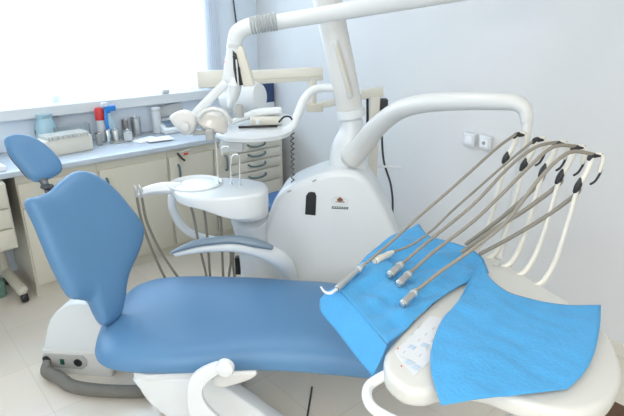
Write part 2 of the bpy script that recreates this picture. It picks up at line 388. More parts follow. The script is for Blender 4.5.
# heat sealer box
t = thing('sealing_machine', 'cream ribbed-top box machine on the worktop behind the headrest', 'machine', stand(72, 153))
a0 = stand(55, 156.5); a1 = stand(94, 149.5); dx = (a1 - a0); dx.z = 0; L = dx.length; ax = dx.normalized(); ay = ZU.cross(ax)
ctr = a0 + dx / 2 - ax * 0.03
one('housing', lambda q: rbox(q, ctr + ay * 0.07 + ZU * 0.055, (L + 0.06, 0.15, 0.11), (ax, ay, ZU), 0.012), CREAM2, t)
def ribs(q):
    for i in range(15): rbox(q, ctr + ax * ((i - 7) * (L + 0.02) / 15) + ay * 0.06 + ZU * 0.12, ((L + 0.02) / 34, 0.15, 0.03), (ax, ay, ZU), 0.003)
one('ribbed_lid', ribs, mat('ribbed_cream', (0.62, 0.62, 0.58), 0.4), t)
one('side_strip', lambda q: rbox(q, ctr + ax * (L / 2 + 0.03) + ay * 0.07 + ZU * 0.06, (0.004, 0.12, 0.08), (ax, ay, ZU), 0.001), TEAL, t)
# clear plastic bag of supplies, rack
o_ = stand(48, 141); b = N()
lathe(b, [(0.06, 0), (0.075, 0.03), (0.072, 0.15), (0.05, 0.21), (0.06, 0.24)], o_, k=14)
for v in b.verts: v.co += Vector((noise.noise(v.co * 18), noise.noise(v.co * 18 + Vector((5, 5, 5))), 0)) * 0.015
tag(link('plastic_bag', b, PLAST), 'pale blue translucent bag standing behind the cream machine', 'bag')
def drawn_box(q, c, s, th=0.004):
    x, y, z = s; box2(q, (c[0] - x / 2, c[1] - y / 2, c[2]), (c[0] + x / 2, c[1] + y / 2, c[2] + th))
    for sgn in (-1, 1):
        box2(q, (c[0] + sgn * (x / 2 - th / 2) - th / 2, c[1] - y / 2, c[2] + th), (c[0] + sgn * (x / 2 - th / 2) + th / 2, c[1] + y / 2, c[2] + z))
        box2(q, (c[0] - x / 2 + th, c[1] + sgn * (y / 2 - th / 2) - th / 2, c[2] + th), (c[0] + x / 2 - th, c[1] + sgn * (y / 2 - th / 2) + th / 2, c[2] + z))
o_ = Vector((stand(70, 137).x, RY1 - 0.11, ZT))
tag(one('acrylic_box', lambda q: drawn_box(q, o_, (0.24, 0.09, 0.15)), GLASS), 'empty clear acrylic box against the wall behind the cream machine', 'box')
jar(39.5, 146, 0.022, 0.09, mat('teal_plastic', (0.05, 0.42, 0.45), 0.4), BLACK, 0.05, 'small teal bottle with a black cap left of the pale blue bag', 'bottle', 'bottle', neck=0.012)
BG = 'bottles and jars on the worktop'
def bottle_at(px, ytop, Y, r, neck, bodym, capm, lh, label, name, cat):
    o = Py(px, ytop, Y); h = o.z - ZT - lh; o.z = ZT; t = thing(name, label, cat, o, BG)
    if neck: pr = [(r * 0.9, 0), (r, 0.004), (r, h * 0.72), (neck, h * 0.86), (neck, h)]
    else: pr = [(r * 0.92, 0), (r, 0.004), (r, h - 0.004), (r * 0.9, h)]
    one('body', lambda q: lathe(q, pr, o), bodym, t)
    rr_ = (neck or r) * 1.12
    if lh > 0: one('lid', lambda q: lathe(q, [(rr_, h), (rr_, h + lh * 0.75), (rr_ * 0.75, h + lh * 0.97), (0, h + lh)], o), capm, t)
    return t, o, h
bottle_at(98.5, 107.5, 3.92, 0.032, 0.030, WHITE, RED, 0.09, 'white bottle with a tall red cap on the worktop', 'bottle', 'bottle')
t, o_, h_ = bottle_at(108, 110, 3.90, 0.030, 0.014, PLAST, BBLUE, 0.02, 'spray bottle with a bright blue trigger head and white nozzle', 'spray_bottle', 'bottle')
hz_ = ZU * (h_ + 0.02)
one('trigger_head', lambda q: (rbox(q, o_ + hz_ + Vector((0.012, -0.005, 0.012)), (0.085, 0.034, 0.045), None, 0.012), tube(q, [o_ + hz_ + Vector((-0.025, -0.02, 0.0)), o_ + hz_ + Vector((-0.038, -0.04, -0.07)), o_ + hz_ + Vector((-0.03, -0.05, -0.16))], 0.011)), BBLUE, t)
one('nozzle', lambda q: rbox(q, o_ + hz_ + Vector((-0.025, -0.008, 0.042)), (0.045, 0.024, 0.03), None, 0.006), WHITE, t)
bottle_at(98, 132, 3.80, 0.022, None, GREY, CHROME, 0.01, 'small grey metal pot at the left end of the jar cluster', 'pot', 'pot')
bottle_at(107, 129, 3.82, 0.019, None, CHROME, CHROME, 0.012, 'slim chrome pot standing below the blue spray bottle', 'pot', 'pot')
o_ = Pz(123, 141, ZT)
tag(one('steel_tray', lambda q: rbox(q, o_ + Vector((0.0, 0.0, 0.005)), (0.20, 0.12, 0.01), None, 0.004), STEEL), 'shallow steel tray under the small jars on the worktop', 'tray')
def jz(px, py, r, ytop, bodym, lidm, label, zz_=ZT):
    o = Pz(px, py, zz_)
    if o.y > RY1 - r - 0.01: o = Py(px, py, RY1 - r - 0.01); o.z = zz_
    h = Py(px, ytop, o.y).z - zz_ - 0.02
    t = thing('jar', label, 'jar', o, BG)
    one('body', lambda q: lathe(q, [(r * 0.9, 0), (r, 0.004), (r, h - 0.004), (r * 0.9, h)], o), bodym, t)
    one('lid', lambda q: lathe(q, [(r * 1.06, h), (r * 1.06, h + 0.01), (r * 0.3, h + 0.014), (r * 0.25, h + 0.02), (0, h + 0.022)], o), lidm, t)
jz(116.5, 140.5, 0.027, 127, STEEL, CHROME, 'short steel jar on the left of the steel tray', ZT + 0.0105)
jz(128.5, 140, 0.031, 128.5, LGREY, CHROME, 'wide low grey jar on the right of the steel tray', ZT + 0.0105)
jz(126, 132, 0.024, 117, mat('smoky_jar', (0.25, 0.25, 0.24), 0.2), CHROME, 'dark glass jar behind the steel tray')
jz(137, 134, 0.036, 115, STEEL, CHROME, 'larger round metal-lidded jar right of the dark jar')
bottle_at(155, 107, 3.93, 0.035, None, WHITE, LGREY, 0.03, 'white jar with a grey lid beside the white desk device', 'jar', 'jar')
o_ = Pz(148, 141, ZT)
for i, (dx_, dy_, an, lb) in enumerate(((0, 0.04, 0.2, 'lower white paper sheet stack beside the jars'), (0.07, -0.04, -0.15, 'white paper sheets at the worktop edge'))):
    q0 = o_ + Vector((dx_, dy_, 0.0045 + i * 0.008)); ca = (Vector((math.cos(an), math.sin(an), 0)), Vector((-math.sin(an), math.cos(an), 0)), ZU)
    tag(one('paper_stack', lambda q: rbox(q, q0, (0.19, 0.13, 0.007), ca, 0.001), PAPER), lb, 'paper', 'papers on the worktop')
# white desk device with small display
o_ = stand(176, 131)
t = thing('desk_device', 'white desk device with slanted display and raised flap left of the lamp head', 'device', o_)
one('housing', lambda q: prism(q, [o_ + Vector((-0.13, -0.08, 0)), o_ + Vector((-0.13, 0.10, 0)), o_ + Vector((-0.13, 0.10, 0.10)), o_ + Vector((-0.13, -0.08, 0.035))], (0.26, 0, 0), 0.008), WHITE, t)
one('display', lambda q: rbox(q, o_ + Vector((-0.04, -0.005, 0.072)), (0.12, 0.09, 0.004), (Vector((1, 0, 0)), Vector((0, 0.94, 0.34)), Vector((0, -0.34, 0.94))), 0.001), mat('lcd', (0.13, 0.20, 0.26), 0.2), t)
one('flap', lambda q: rbox(q, o_ + Vector((0.0, 0.12, 0.15)), (0.27, 0.012, 0.09), (Vector((1, 0, 0.1)).normalized(), Vector((0, 1, 0)), Vector((-0.1, 0, 1)).normalized()), 0.004), LGREY, t)
# navy box and blue packet near the corner
o_ = Vector((2.44, 3.78, ZT))
pA = Py(260, 112, 3.76); pB = Py(274, 82, 3.76)
t = thing('carton', 'navy and white carton standing on the worktop behind the cream arm', 'box', ((pA.x + pB.x) / 2, 3.82, ZT))
one('box', lambda q: box2(q, (pA.x, 3.76, ZT), (pB.x, 3.9, pB.z), 0.002), PAPER, t)
one('printed_face', lambda q: box2(q, (pA.x + 0.005, 3.756, Py(262, 103, 3.76).z), (pB.x - 0.005, 3.7605, pB.z - 0.005)), NAVY, t)
tag(one('folded_packet', lambda q: rbox(q, Vector((pA.x - 0.06, 3.68, ZT + 0.03)), (0.10, 0.09, 0.06), None, 0.012), BBLUE), 'blue packet on the worktop just behind the small tray', 'packet')
pk = Py(166, 105, RY1 - 0.04)
tag(one('grey_box', lambda q: rbox(q, (pk.x, RY1 - 0.045, WZ0 + 0.016), (0.06, 0.04, 0.03), None, 0.004), LGREY), 'small grey box on the window sill', 'box')

# ------------------------------------------------------------------ drawer cart at far left with papers and castors
yc = 3.38
e0 = Py(7, 183, yc); e1 = Py(19, 247, yc); xr_ = e1.x
t = thing('drawer_cart', 'cream drawer cart on black castors under the left end of the worktop', 'cart', (xr_ - 0.25, yc + 0.2, 0))
ztop = min(Py(5, 180, yc).z, ZT - 0.045); zbot = Py(19, 248, yc).z
one('body', lambda q: box2(q, (xr_ - 0.5, yc + 0.01, zbot), (xr_, RY1 - 0.12, ztop), 0.004), CREAM, t)
nD = 3
for i in range(nD):
    z1 = ztop - 0.02 - i * (ztop - zbot - 0.03) / nD; z0 = z1 - (ztop - zbot - 0.03) / nD
    dr = one('drawer', lambda q: box2(q, (xr_ - 0.49, yc - 0.008, z0 + 0.005), (xr_ - 0.01, yc + 0.01, z1 - 0.005), 0.004), CREAM, t)
    one('handle', lambda q: tube(q, [(xr_ - 0.32, yc - 0.01, (z0 + z1) / 2), (xr_ - 0.30, yc - 0.03, (z0 + z1) / 2), (xr_ - 0.2, yc - 0.03, (z0 + z1) / 2), (xr_ - 0.18, yc - 0.01, (z0 + z1) / 2)], 0.007), TEAL, dr)
for sx_ in (0, -0.47):
    b0 = Vector((xr_ + sx_ - 0.04, RY1 - 0.2, zbot)); cf_ = Vector((xr_ - 0.012, yc + 0.10, 0)); f0 = Vector((cf_.x + sx_, cf_.y, 0.075))
    one('leg', lambda q: (tube(q, [b0 + Vector((0, 0, -0.01)), Vector((b0.x, b0.y, 0.13)), b0.lerp(f0, 0.25) * 1.0 - ZU * (b0.lerp(f0, 0.25).z - 0.10), f0], 0.034, flat=(1, 0.7))), CREAM, t)
    for x_, y_ in ((cf_.x + sx_, cf_.y), (b0.x, b0.y)):
        one('castor', lambda q: lathe(q, [(0.001, -0.02), (0.030, -0.02), (0.034, -0.012), (0.034, 0.012), (0.030, 0.02), (0.001, 0.02)], (x_, y_, 0.034), (1, 0, 0.0)), BLACK, t)
def sheet(name, c, s, an, m, lb, cat, grp=None):
    ca = (Vector((math.cos(an), math.sin(an), 0)), Vector((-math.sin(an), math.cos(an), 0)), ZU); b = N()
    rbox(b, c, s, ca, 0.003); return tag(link(name, b, m), lb, cat, grp)
pc1 = Vector((0.52, 3.64, ZT))
sheet('paper_stack', pc1 + Vector((-0.03, 0, 0.0155)), (0.24, 0.3, 0.03), 0.1, PAPER, 'thick white paper bundle at the left end of the worktop, lowest of its pile', 'paper', 'papers at the left end of the worktop')
sheet('paper_stack', pc1 + Vector((-0.02, 0.0, 0.046)), (0.22, 0.25, 0.028), -0.2, mat('bluish_paper', (0.62, 0.7, 0.85), 0.6), 'bluish wrapped bundle in the middle of the paper pile at the left edge', 'paper', 'papers at the left end of the worktop')
sheet('paper_stack', pc1 + Vector((-0.03, 0.02, 0.075)), (0.2, 0.2, 0.026), 0.3, PAPER, 'topmost white paper bundle of the pile at the left edge', 'paper', 'papers at the left end of the worktop')
o_ = Pz(0, 296, 0)
t = thing('glass_bottle', 'greenish glass bottle on the floor at the left edge', 'bottle', o_)
one('body', lambda q: lathe(q, [(0.035, 0), (0.045, 0.01), (0.045, 0.10), (0.018, 0.15), (0.018, 0.17)], o_), GREENG, t)
one('cap', lambda q: lathe(q, [(0.021, 0.165), (0.021, 0.185), (0.017, 0.19)], o_), LGREY, t)

# ------------------------------------------------------------------ sockets on the right wall
for (x, y, hole, lb) in ((472, 139, False, 'left blank white switch plate on the right wall'), (487.5, 142, True, 'right white wall socket with a dark hole')):
    p = Px(x, y, RX1); s = 0.082
    t = thing('wall_socket', lb, 'socket', p)
    one('plate', lambda q: rbox(q, p + Vector((-0.018, 0, 0)), (0.034, s * 0.92, s), None, 0.006), WHITE, t)
    one('insert', lambda q: rbox(q, p + Vector((-0.038, 0, -0.002)), (0.008, s * 0.6, s * 0.6), None, 0.004), PAPER, t)
    if hole: one('hole', lambda q: lathe(q, [(0.011, 0), (0.011, 0.003), (0.0, 0.003)], p + Vector((-0.042, 0, 0)), (-1, 0, 0)), GREY, t)

# ------------------------------------------------------------------ x-ray stand behind the unit
DX = 3.1
xc0 = Pd(374, 120, DX)
t = thing('xray_stand', 'cream x-ray column stand with a long horizontal arm behind the unit', 'medical stand', (xc0.x, xc0.y, 0))
def pole(q):
    a = pxr(xc0, 5); rbox(q, Vector((xc0.x, xc0.y, (Pd(374, 92, DX).z + 0.08) / 2)), (2 * a, 2 * a, Pd(374, 92, DX).z - 0.08), (rt, hd, ZU), 0.006)
one('column', pole, CREAM2, t)
one('base', lambda q: (rbox(q, Vector((xc0.x, xc0.y, 0.06)), (0.5, 0.07, 0.05), (rt, hd, ZU), 0.01), rbox(q, Vector((xc0.x, xc0.y, 0.06)), (0.07, 0.42, 0.05), (rt, hd, ZU), 0.01)), CREAM2, t)
for i, (a, c_) in enumerate(((-0.22, 0), (0.22, 0), (0, -0.18), (0, 0.18))):
    pc_ = Vector((xc0.x, xc0.y, 0.02)) + rt * a + hd * c_
    one('castor', lambda q: lathe(q, [(0.001, -0.012), (0.018, -0.012), (0.02, 0), (0.018, 0.012), (0.001, 0.012)], pc_, rt), BLACK, t)
def barpx(q, x0, y0, x1, y1, hpx, D, dep=0.05, bev=0.006, D1=None):
    p0 = Pd(x0, y0, D); p1 = Pd(x1, y1, D1 if D1 else D); d = (p1 - p0); c = (p0 + p1) / 2; ax_ = d.normalized(); n_ = ax_.cross(ZU).normalized(); u_ = n_.cross(ax_)
    rbox(q, c, (d.length, dep, 2 * pxr(c, hpx)), (ax_, n_, u_), bev)
one('cross_bracket', lambda q: barpx(q, 361, 94.5, 383, 91, 4.5, DX, 0.06), CREAM2, t)
one('lower_arm', lambda q: barpx(q, 308, 108, 376, 93, 3.2, DX, 0.045), CREAM2, t)
one('upper_arm', lambda q: barpx(q, 199, 80, 323, 73.5, 6.5, DX - 0.0, 0.05), CREAM2, t)
one('arm_groove', lambda q: barpx(q, 245, 80, 321, 76, 0.7, DX - 0.027, 0.004, 0.0), CREAM, t)
one('arm_cover', lambda q: barpx(q, 198, 79, 226, 78.5, 8.2, DX, 0.075, 0.01), CREAM2, t)
one('elbow', lambda q: (tube(q, [Pd(312, 74, DX), Pd(312, 108, DX)], pxr(xc0, 4.5), roundend=False)), CREAM2, t)
one('elbow_cap', lambda q: (barpx(q, 306, 107.5, 323, 107, 4, DX, 0.07)), CREAM, t)
one('control_box', lambda q: rbox(q, Pd(383.5, 108, DX) , (pxr(xc0, 7), 0.07, pxr(xc0, 18)), (rt, hd, ZU), 0.004), BLACK, t)
one('cable_duct', lambda q: tube(q, [Pd(367.5, 98, DX), Pd(367.5, 126, DX)], pxr(xc0, 1.3)), BLACK, t)
for (x0, x1, y0, y1) in ((354, 369, 166, 166.5), (379, 401, 166, 167.5)):
    one('peg', lambda q: tube(q, [Pd(x0, y0, DX), Pd(x1, y1, DX)], pxr(xc0, 1.6)), WHITE, t)
one('cable', lambda q: tube(q, [Pd(383, 114, DX), Pd(382, 137, DX), Pd(384, 162, DX), Pd(391, 186, DX), Pd(392.5, 212, DX), Pd(387, 236, DX), Pd(380, 262, DX)], pxr(xc0, 1.1)), DARK, t)
# x-ray head hanging under the arm
xh = Pd(243, 97, DX - 0.02)
one('tube_head', lambda q: (lathe(q, [(0.0, -0.13), (0.07, -0.125), (0.085, -0.09), (0.09, 0.08), (0.07, 0.12), (0.0, 0.125)], xh, rt * 0.75 + ZU * 0.1 - hd * 0.4)), WHITE, t)
one('head_yoke', lambda q: tube(q, [Pd(232, 80, DX), Pd(232, 92, DX)], 0.025), CREAM2, t)
pk = Pd(226.5, 61, DX)
tag(one('pink_bottle', lambda q: (lathe(q, [(0.014, 0), (0.016, 0.004), (0.016, 0.05), (0.008, 0.062), (0.008, 0.075), (0.0, 0.076)], Vector((pk.x, pk.y, Pd(226.5, 70.5, DX).z)))), PINK), 'small pink bottle standing on the cream arm cover', 'bottle')

# ------------------------------------------------------------------ blue stool behind the console
so = Pz(288, 199, 0.52); so.z = 0
t = thing('operator_stool', 'blue round operator stool with low back behind the console', 'stool', so)
one('seat', lambda q: lathe(q, [(0.0, 0.46), (0.17, 0.46), (0.19, 0.475), (0.19, 0.51), (0.17, 0.53), (0.0, 0.537)], so, k=32), BLUED, t)
one('gas_column', lambda q: lathe(q, [(0.03, 0.07), (0.03, 0.3), (0.02, 0.3), (0.02, 0.46)], so), GREY, t)
for i in range(5):
    a = i * 2 * PI / 5; d = Vector((math.cos(a), math.sin(a), 0))
    lg = one('leg', lambda q: tube(q, [so + ZU * 0.09, so + d * 0.12 + ZU * 0.085, so + d * 0.22 + ZU * 0.06], [0.022, 0.018, 0.014]), BLACK, t)
    one('castor', lambda q: lathe(q, [(0.001, -0.01), (0.024, -0.01), (0.026, 0), (0.024, 0.01), (0.001, 0.01)], so + d * 0.22 + ZU * 0.026, d.cross(ZU)), BLACK, lg)
sb = Pd(325, 178, 3.02)
one('back_pad', lambda q: pad(q, [sb + rt * (0.12 * math.cos(a_)) + ZU * (0.07 * math.sin(a_)) for a_ in [i * PI / 6 for i in range(12)]], sb, -hd, 0.025, 0.02), BLUE, t)
one('back_bar', lambda q: tube(q, [sb + hd * 0.035 , sb + hd * 0.06 - ZU * 0.1, Vector((so.x, so.y, 0.44)) + rt * 0.15], 0.012), GREY, t)

# ------------------------------------------------------------------ dental unit console
DC = 2.62
B8 = math.radians(8)
U8 = rt * math.cos(B8) - hd * math.sin(B8); V8 = hd * math.cos(B8) + rt * math.sin(B8)
pc0 = Pd(330, 230, DC)
def Pc(x, y, off=0.0): return Pn(x, y, pc0 + V8 * off, V8)
base0 = Vector((pc0.x, pc0.y, 0)) + V8 * 0.15
t = unit = thing('dental_unit', 'white dental unit console with spittoon and leaning post behind the chair', 'dental unit', base0)
outl = [(241, 262), (262, 232), (269, 212), (276, 197), (288, 187), (309, 178), (330, 172), (352, 172), (364, 178), (374, 190), (384, 209), (395, 234), (404, 262), (408, 292), (300, 300), (246, 296)]
outl = [(x, y) for x, y in outl]
def shell(q):
    pts = [Pc(x, y) for x, y in outl]
    pts = pts[:-3] + [pts[-3], pts[-1]]
    pts = crom(pts[:-2], 4) + [pts[-2], pts[-1]]
    prism(q, pts, V8 * 0.30, 0.035, 4)
one('console', shell, WHITE, t, ang=50)
pl = Pc(255, 296); pr_ = Pc(400, 290)
def ped(q):
    c = (pl + pr_) / 2; rbox(q, Vector((c.x, c.y, 0.24)) + V8 * 0.16, ((pr_ - pl).length - 0.06, 0.24, 0.46), (U8, V8, ZU), 0.03)
    rbox(q, Vector((c.x, c.y, 0.035)) + V8 * 0.14, ((pr_ - pl).length + 0.02, 0.32, 0.07), (U8, V8, ZU), 0.02)
one('pedestal', ped, WHITE2, t)
# raised front apron line, dark window, emblem
def win(q):
    pts = [(305, 214.5), (306, 196), (308, 192.8), (311, 191.8), (315, 192.6), (316.3, 196), (315.5, 215.5)]
    prism(q, [Pc(x, y, -0.003) for x, y in pts], V8 * 0.008)
one('dark_window', win, BLACK, t, smooth=False)
for x, y in ((289.5, 191), (314.5, 180.5)):
    one('slot', lambda q: rbox(q, Pc(x, y, 0.006), (0.025, 0.02, 0.008), ((U8 * 0.9 + ZU * 0.43).normalized(), V8, (ZU * 0.9 - U8 * 0.43).normalized()), 0.003), GREY, t)
def emblem(q):
    c = Pc(340, 201, -0.001); R1, R2 = 0.044, 0.022
    ring = [c + U8 * (R1 * math.cos(a)) + ZU * (R2 * math.sin(a)) for a in [i * PI / 16 for i in range(33)]]
    tube(q, ring, 0.0015, n=1, k=6, smooth=False)
em = one('emblem', emblem, LGREY, t)
def embl2(q):
    c = Pc(340, 200, -0.002)
    for dx_, dz_, r_ in ((0, 0.006, 0.009), (-0.009, 0.001, 0.007), (0.009, 0.001, 0.007), (0, -0.001, 0.007)):
        lathe(q, [(0, 0), (r_, 0), (r_, 0.002), (0, 0.002)], c + U8 * dx_ + ZU * dz_, -V8, 12)
    for i in range(8): rbox(q, c + U8 * ((i - 3.5) * 0.006) - ZU * 0.011, (0.0042, 0.003, 0.005), (U8, V8, ZU))
one('emblem_print', embl2, BRNEMB, em)
nb = one('name_bar', lambda q: rbox(q, Pc(340, 207.8, 0.0), (0.088, 0.005, 0.013), (U8, V8, ZU), 0.001), mat('dark_print', (0.05, 0.09, 0.08), 0.4), t)
def letters(q):
    for i in range(9): rbox(q, Pc(340, 207.8, -0.003) + U8 * ((i - 4) * 0.009), (0.005, 0.0015, 0.007), (U8, V8, ZU))
one('bar_marks', letters, LGREY, nb)
# neck and leaning post
DP = 2.78
def rp(x, y, D=DP): return Pd(x, y, D)
pk = rp(350, 150)
one('neck', lambda q: tube(q, [rp(348, 182), rp(347, 160), rp(348, 146), rp(351, 132), rp(352, 120)], [pxr(pk, 20), pxr(pk, 18), pxr(pk, 16), pxr(pk, 12), pxr(pk, 11)], k=24), WHITE, t)
one('collar', lambda q: tube(q, [rp(351.5, 117), rp(350.2, 109)], [pxr(pk, 14), pxr(pk, 13.5)], n=2, k=24, roundend=False), WHITE, t)
post = one('post', lambda q: tube(q, [rp(350.5, 113), rp(341, 65), rp(331.5, 20), rp(322, -28)], [pxr(pk, 12.6), pxr(pk, 12.8), pxr(pk, 13), pxr(pk, 13.2)], k=28, flat=(0.85, 1)), WHITE2, t)
def slot(q):
    a = [Pd(335.5, 42, DP - 0.066), Pd(343, 68, DP - 0.066), Pd(350.5, 96, DP - 0.066)]
    tube(q, a, [pxr(a[0], 3.2)] * 3, flat=(0.6, 1))
one('slot_trim', slot, LGREY, post)
def slot2(q):
    a = [Pd(335.9, 45, DP - 0.078), Pd(343, 68, DP - 0.078), Pd(350, 93, DP - 0.078)]
    tube(q, a, [pxr(a[0], 1.8)] * 3, flat=(0.6, 1))
one('slot_inlay', slot2, CREAM, post)

# spittoon
DS = 2.55
tc_ = Pd(248, 186, DS + 0.05)
rs = pxr(tc_, 20)
zb = Pd(248, 219, DS + 0.0).z
one('turret', lambda q: lathe(q, [(0, zb - tc_.z), (rs * 0.88, zb - tc_.z), (rs * 0.97, zb - tc_.z + 0.012), (rs, -0.08), (rs * 0.98, -0.015), (rs * 0.9, 0.0), (0, 0.004)], tc_, k=36), WHITE, t)
one('turret_base', lambda q: tube(q, [Pd(249, 219, DS + 0.06), Pd(251, 236, DS + 0.09), Pd(256, 262, DS + 0.13), Pd(260, 290, DS + 0.16)], [rs * 0.92, rs * 0.8, rs * 0.86, rs * 1.0], k=28, roundend=False), WHITE, t)
bc = Pd(196, 183.5, DS); rb = pxr(bc, 26.5)
bw = one('spittoon_bowl', lambda q: lathe(q, [(0, -0.085), (rb * 0.55, -0.083), (rb * 0.86, -0.05), (rb * 0.97, -0.01), (rb, 0.004), (rb * 0.965, 0.008), (rb * 0.92, 0.0), (rb * 0.8, -0.03), (rb * 0.5, -0.05), (0.012, -0.056), (0, -0.056)], bc, k=40), WHITE, t)
one('drain', lambda q: lathe(q, [(0, 0.0), (0.014, 0.0), (0.014, 0.003), (0, 0.003)], bc - ZU * 0.056), CHROME, bw)
def slab(q):
    z1 = bc.z - 0.006
    ol = [(178, 184), (188, 179), (215, 177.5), (240, 178), (258, 181), (267, 187), (263, 193), (248, 196.5), (228, 198), (205, 199), (186, 197), (174, 191)]
    raw = [(Pz(x, y, z1), x) for x, y in ol]; pts = crom([p for p, x in raw], 5, True); xs = [v.x for v in crom([Vector((x, 0, 0)) for p, x in raw], 5, True)]
    c = sum(pts, Vector()) / len(pts); rings = []
    for ins, tt, dz in ((0.90, 0, 0.004), (0.97, 0, 0), (0.995, 0, -0.006), (1, 0, -0.014), (0.995, 1, 0.02), (0.97, 1, 0.006), (0.9, 1, 0)):
        rg = []
        for p, x in zip(pts, xs):
            u_ = min(1, max(0, (x - 190) / 50)); u_ = u_ * u_ * (3 - 2 * u_); drop = 0.055 + 0.065 * u_
            rg.append(q.verts.new(c + (p - c) * ins + ZU * (dz - drop * tt)))
        rings.append(rg)
    K = len(pts)
    for a, b_ in zip(rings, rings[1:]):
        for k in range(K): q.faces.new((a[k], a[(k + 1) % K], b_[(k + 1) % K], b_[k]))
    for rg, zz_ in ((rings[0], 0.005), (rings[-1], -0.09)):
        v = q.verts.new(c + ZU * zz_)
        for k in range(K): q.faces.new((rg[k], rg[(k + 1) % K], v))
one('bowl_housing', slab, WHITE, t)
for (x0, y0, x1, y1, hk) in ((218.5, 184, 218, 142, 1), (231.5, 184.5, 230.5, 150, 0), (240.5, 187, 240, 158, 0)):
    pb_ = Pd(x0, y0, DS - 0.02); pt_ = Pd(x1, y1, DS - 0.02); pt_.x, pt_.y = pb_.x, pb_.y
    pts = [pb_, pb_.lerp(pt_, 0.6), pt_] + ([pt_ + ZU * 0.02 - rt * 0.012, pt_ + ZU * 0.01 - rt * 0.035, pt_ - ZU * 0.025 - rt * 0.04] if not hk else [])
    one('filler_tube', lambda q: (tube(q, pts, 0.0042), lathe(q, [(0.012, -0.01), (0.012, 0.006), (0.006, 0.012)], pb_)), CHROME, t)
# support arm under the bowl and assistant arm
one('support_arm', lambda q: tube(q, [Pd(172, 196, DS + 0.03), Pd(173, 210, DS + 0.05), Pd(184, 228, DS + 0.1), Pd(205, 238, DS + 0.15), Pd(250, 244, DS + 0.22)], pxr(bc, 4.2)), WHITE, t)
aa = one('assistant_arm', lambda q: tube(q, [Pd(180, 189, DS), Pd(165, 188, DS - 0.02), Pd(150, 190, DS - 0.04), Pd(138, 194, DS - 0.06)], [pxr(bc, 8.5), pxr(bc, 7.5), pxr(bc, 6), pxr(bc, 4)], flat=(1, 0.8)), WHITE, t)
for (x, y) in ((137, 187), (141.5, 186)):
    p0 = Pd(x, y + 9, DS - 0.07); one('suction_tip', lambda q: (tube(q, [p0, p0 + ZU * 0.035, p0 + ZU * 0.055 - rt * 0.008], [0.009, 0.009, 0.004])), STEEL, aa)
for pts, D_ in (([(137, 198), (142, 222), (152, 250), (164, 276), (178, 300)], DS - 0.06), ([(142, 198), (147, 222), (160, 250), (177, 276), (195, 300)], DS - 0.05),
            ([(191, 207), (194, 218), (199, 245), (206, 274), (210, 300)], DS + 0.05), ([(203, 207), (205, 216), (208, 245), (210, 274), (214, 300)], DS + 0.06), ([(219, 212), (221, 222), (222, 245), (223, 274), (224, 300)], DS + 0.08),
            ([(230, 244), (231, 260), (229, 276), (228, 300)], DS + 0.2), ([(234, 244), (233, 262), (235, 280), (236, 300)], DS + 0.18)):
    pp = [Pd(x, y, D_) for x, y in pts]
    one('drop_hose', lambda q: tube(q, pp, pxr(pp[0], 1.35)), HOSE, t)
one('valve_block', lambda q: rbox(q, Pd(238, 265, DS + 0.2), (0.03, 0.04, 0.11), (rt, hd, ZU), 0.006), BLACK, t)

# small instrument tray on its curved arm, hung off the post
DT = 2.66
o_ = Pd(254, 130, DT)
t = thing('bracket_tray', 'small white bracket tray on a curved arm above the spittoon', 'tray', o_)
trp = [(215, 131), (222, 125), (234, 121), (258, 117), (281, 114.5), (292, 118), (294, 126), (288, 133), (272, 137), (245, 138.5), (224, 137)]
z_ = o_.z
def tr(q):
    pts = crom([Pz(x, y, z_) for x, y in trp], 4, True); prism(q, pts, -ZU * 0.022, 0.009, 3)
tb = one('tray', tr, WHITE, t)
def rim(q):
    pts = crom([Pz(x, y, z_ + 0.002) for x, y in trp], 4, True); tube(q, pts + [pts[0]], 0.006, smooth=False, k=8)
one('rim', rim, WHITE, tb)
one('arm', lambda q: tube(q, [Pd(284, 131, DT), Pd(292, 127, DT), Pd(297, 116, DT + 0.02), Pd(304, 100, DT + 0.06), Pd(312, 91, DT + 0.1), Pd(322, 88, DT + 0.12), Pd(338, 88, DT + 0.12)], pxr(o_, 4.2), k=16), WHITE, t)
one('bracket_block', lambda q: rbox(q, Pd(232, 146, DT), (pxr(o_, 23), 0.06, pxr(o_, 10)), (rt, hd, ZU), 0.006), LGREY, t)
one('coiled_cable', lambda q: tube(q, [Pd(292, 133, DT + 0.05) + ZU * (-0.0036 * i) + rt * (0.008 * math.cos(i * 0.8) + 0.0004 * abs(10 - i % 20)) + hd * (0.008 * math.sin(i * 0.8)) for i in range(76)], 0.003, n=2, k=6), DARK, t)
t = thing('curing_device', 'flat cream device with black trim lying on the small bracket tray', 'device', Pz(262, 127, z_))
c_ = Pz(262, 126, z_ + 0.03)
AX = (rt * 0.985 + hd * 0.17).normalized(); AY = ZU.cross(AX)
one('housing', lambda q: rbox(q, Pz(266, 125, z_) + ZU * 0.026, (0.17, 0.09, 0.04), (AX, AY, ZU), 0.01), CREAM2, t)
one('trim_strip', lambda q: rbox(q, Pz(258, 128.5, z_) + ZU * 0.010, (0.20, 0.012, 0.012), (AX, AY, ZU), 0.002), BLACK, t)
one('clip', lambda q: rbox(q, Pz(258, 128, z_) + ZU * 0.026, (0.022, 0.016, 0.034), (AX, AY, ZU), 0.004), WHITE, t)
one('cord', lambda q: tube(q, [Pd(279, 122, DT), Pd(284, 117, DT), Pd(290, 117, DT), Pd(293, 123, DT), Pd(291, 131, DT)], 0.005), BLACK, t)
t = tag(one('mirror_cover', lambda q: tube(q, [Pz(219, 130, z_ + 0.012), Pz(235, 121, z_ + 0.03), Pz(256, 113.5, z_ + 0.055), Pz(280, 110.5, z_ + 0.075)], [0.008, 0.018, 0.028, 0.024], flat=(1, 0.8)), WHITE), 'long white tapered cover leaning across the small bracket tray', 'cover')

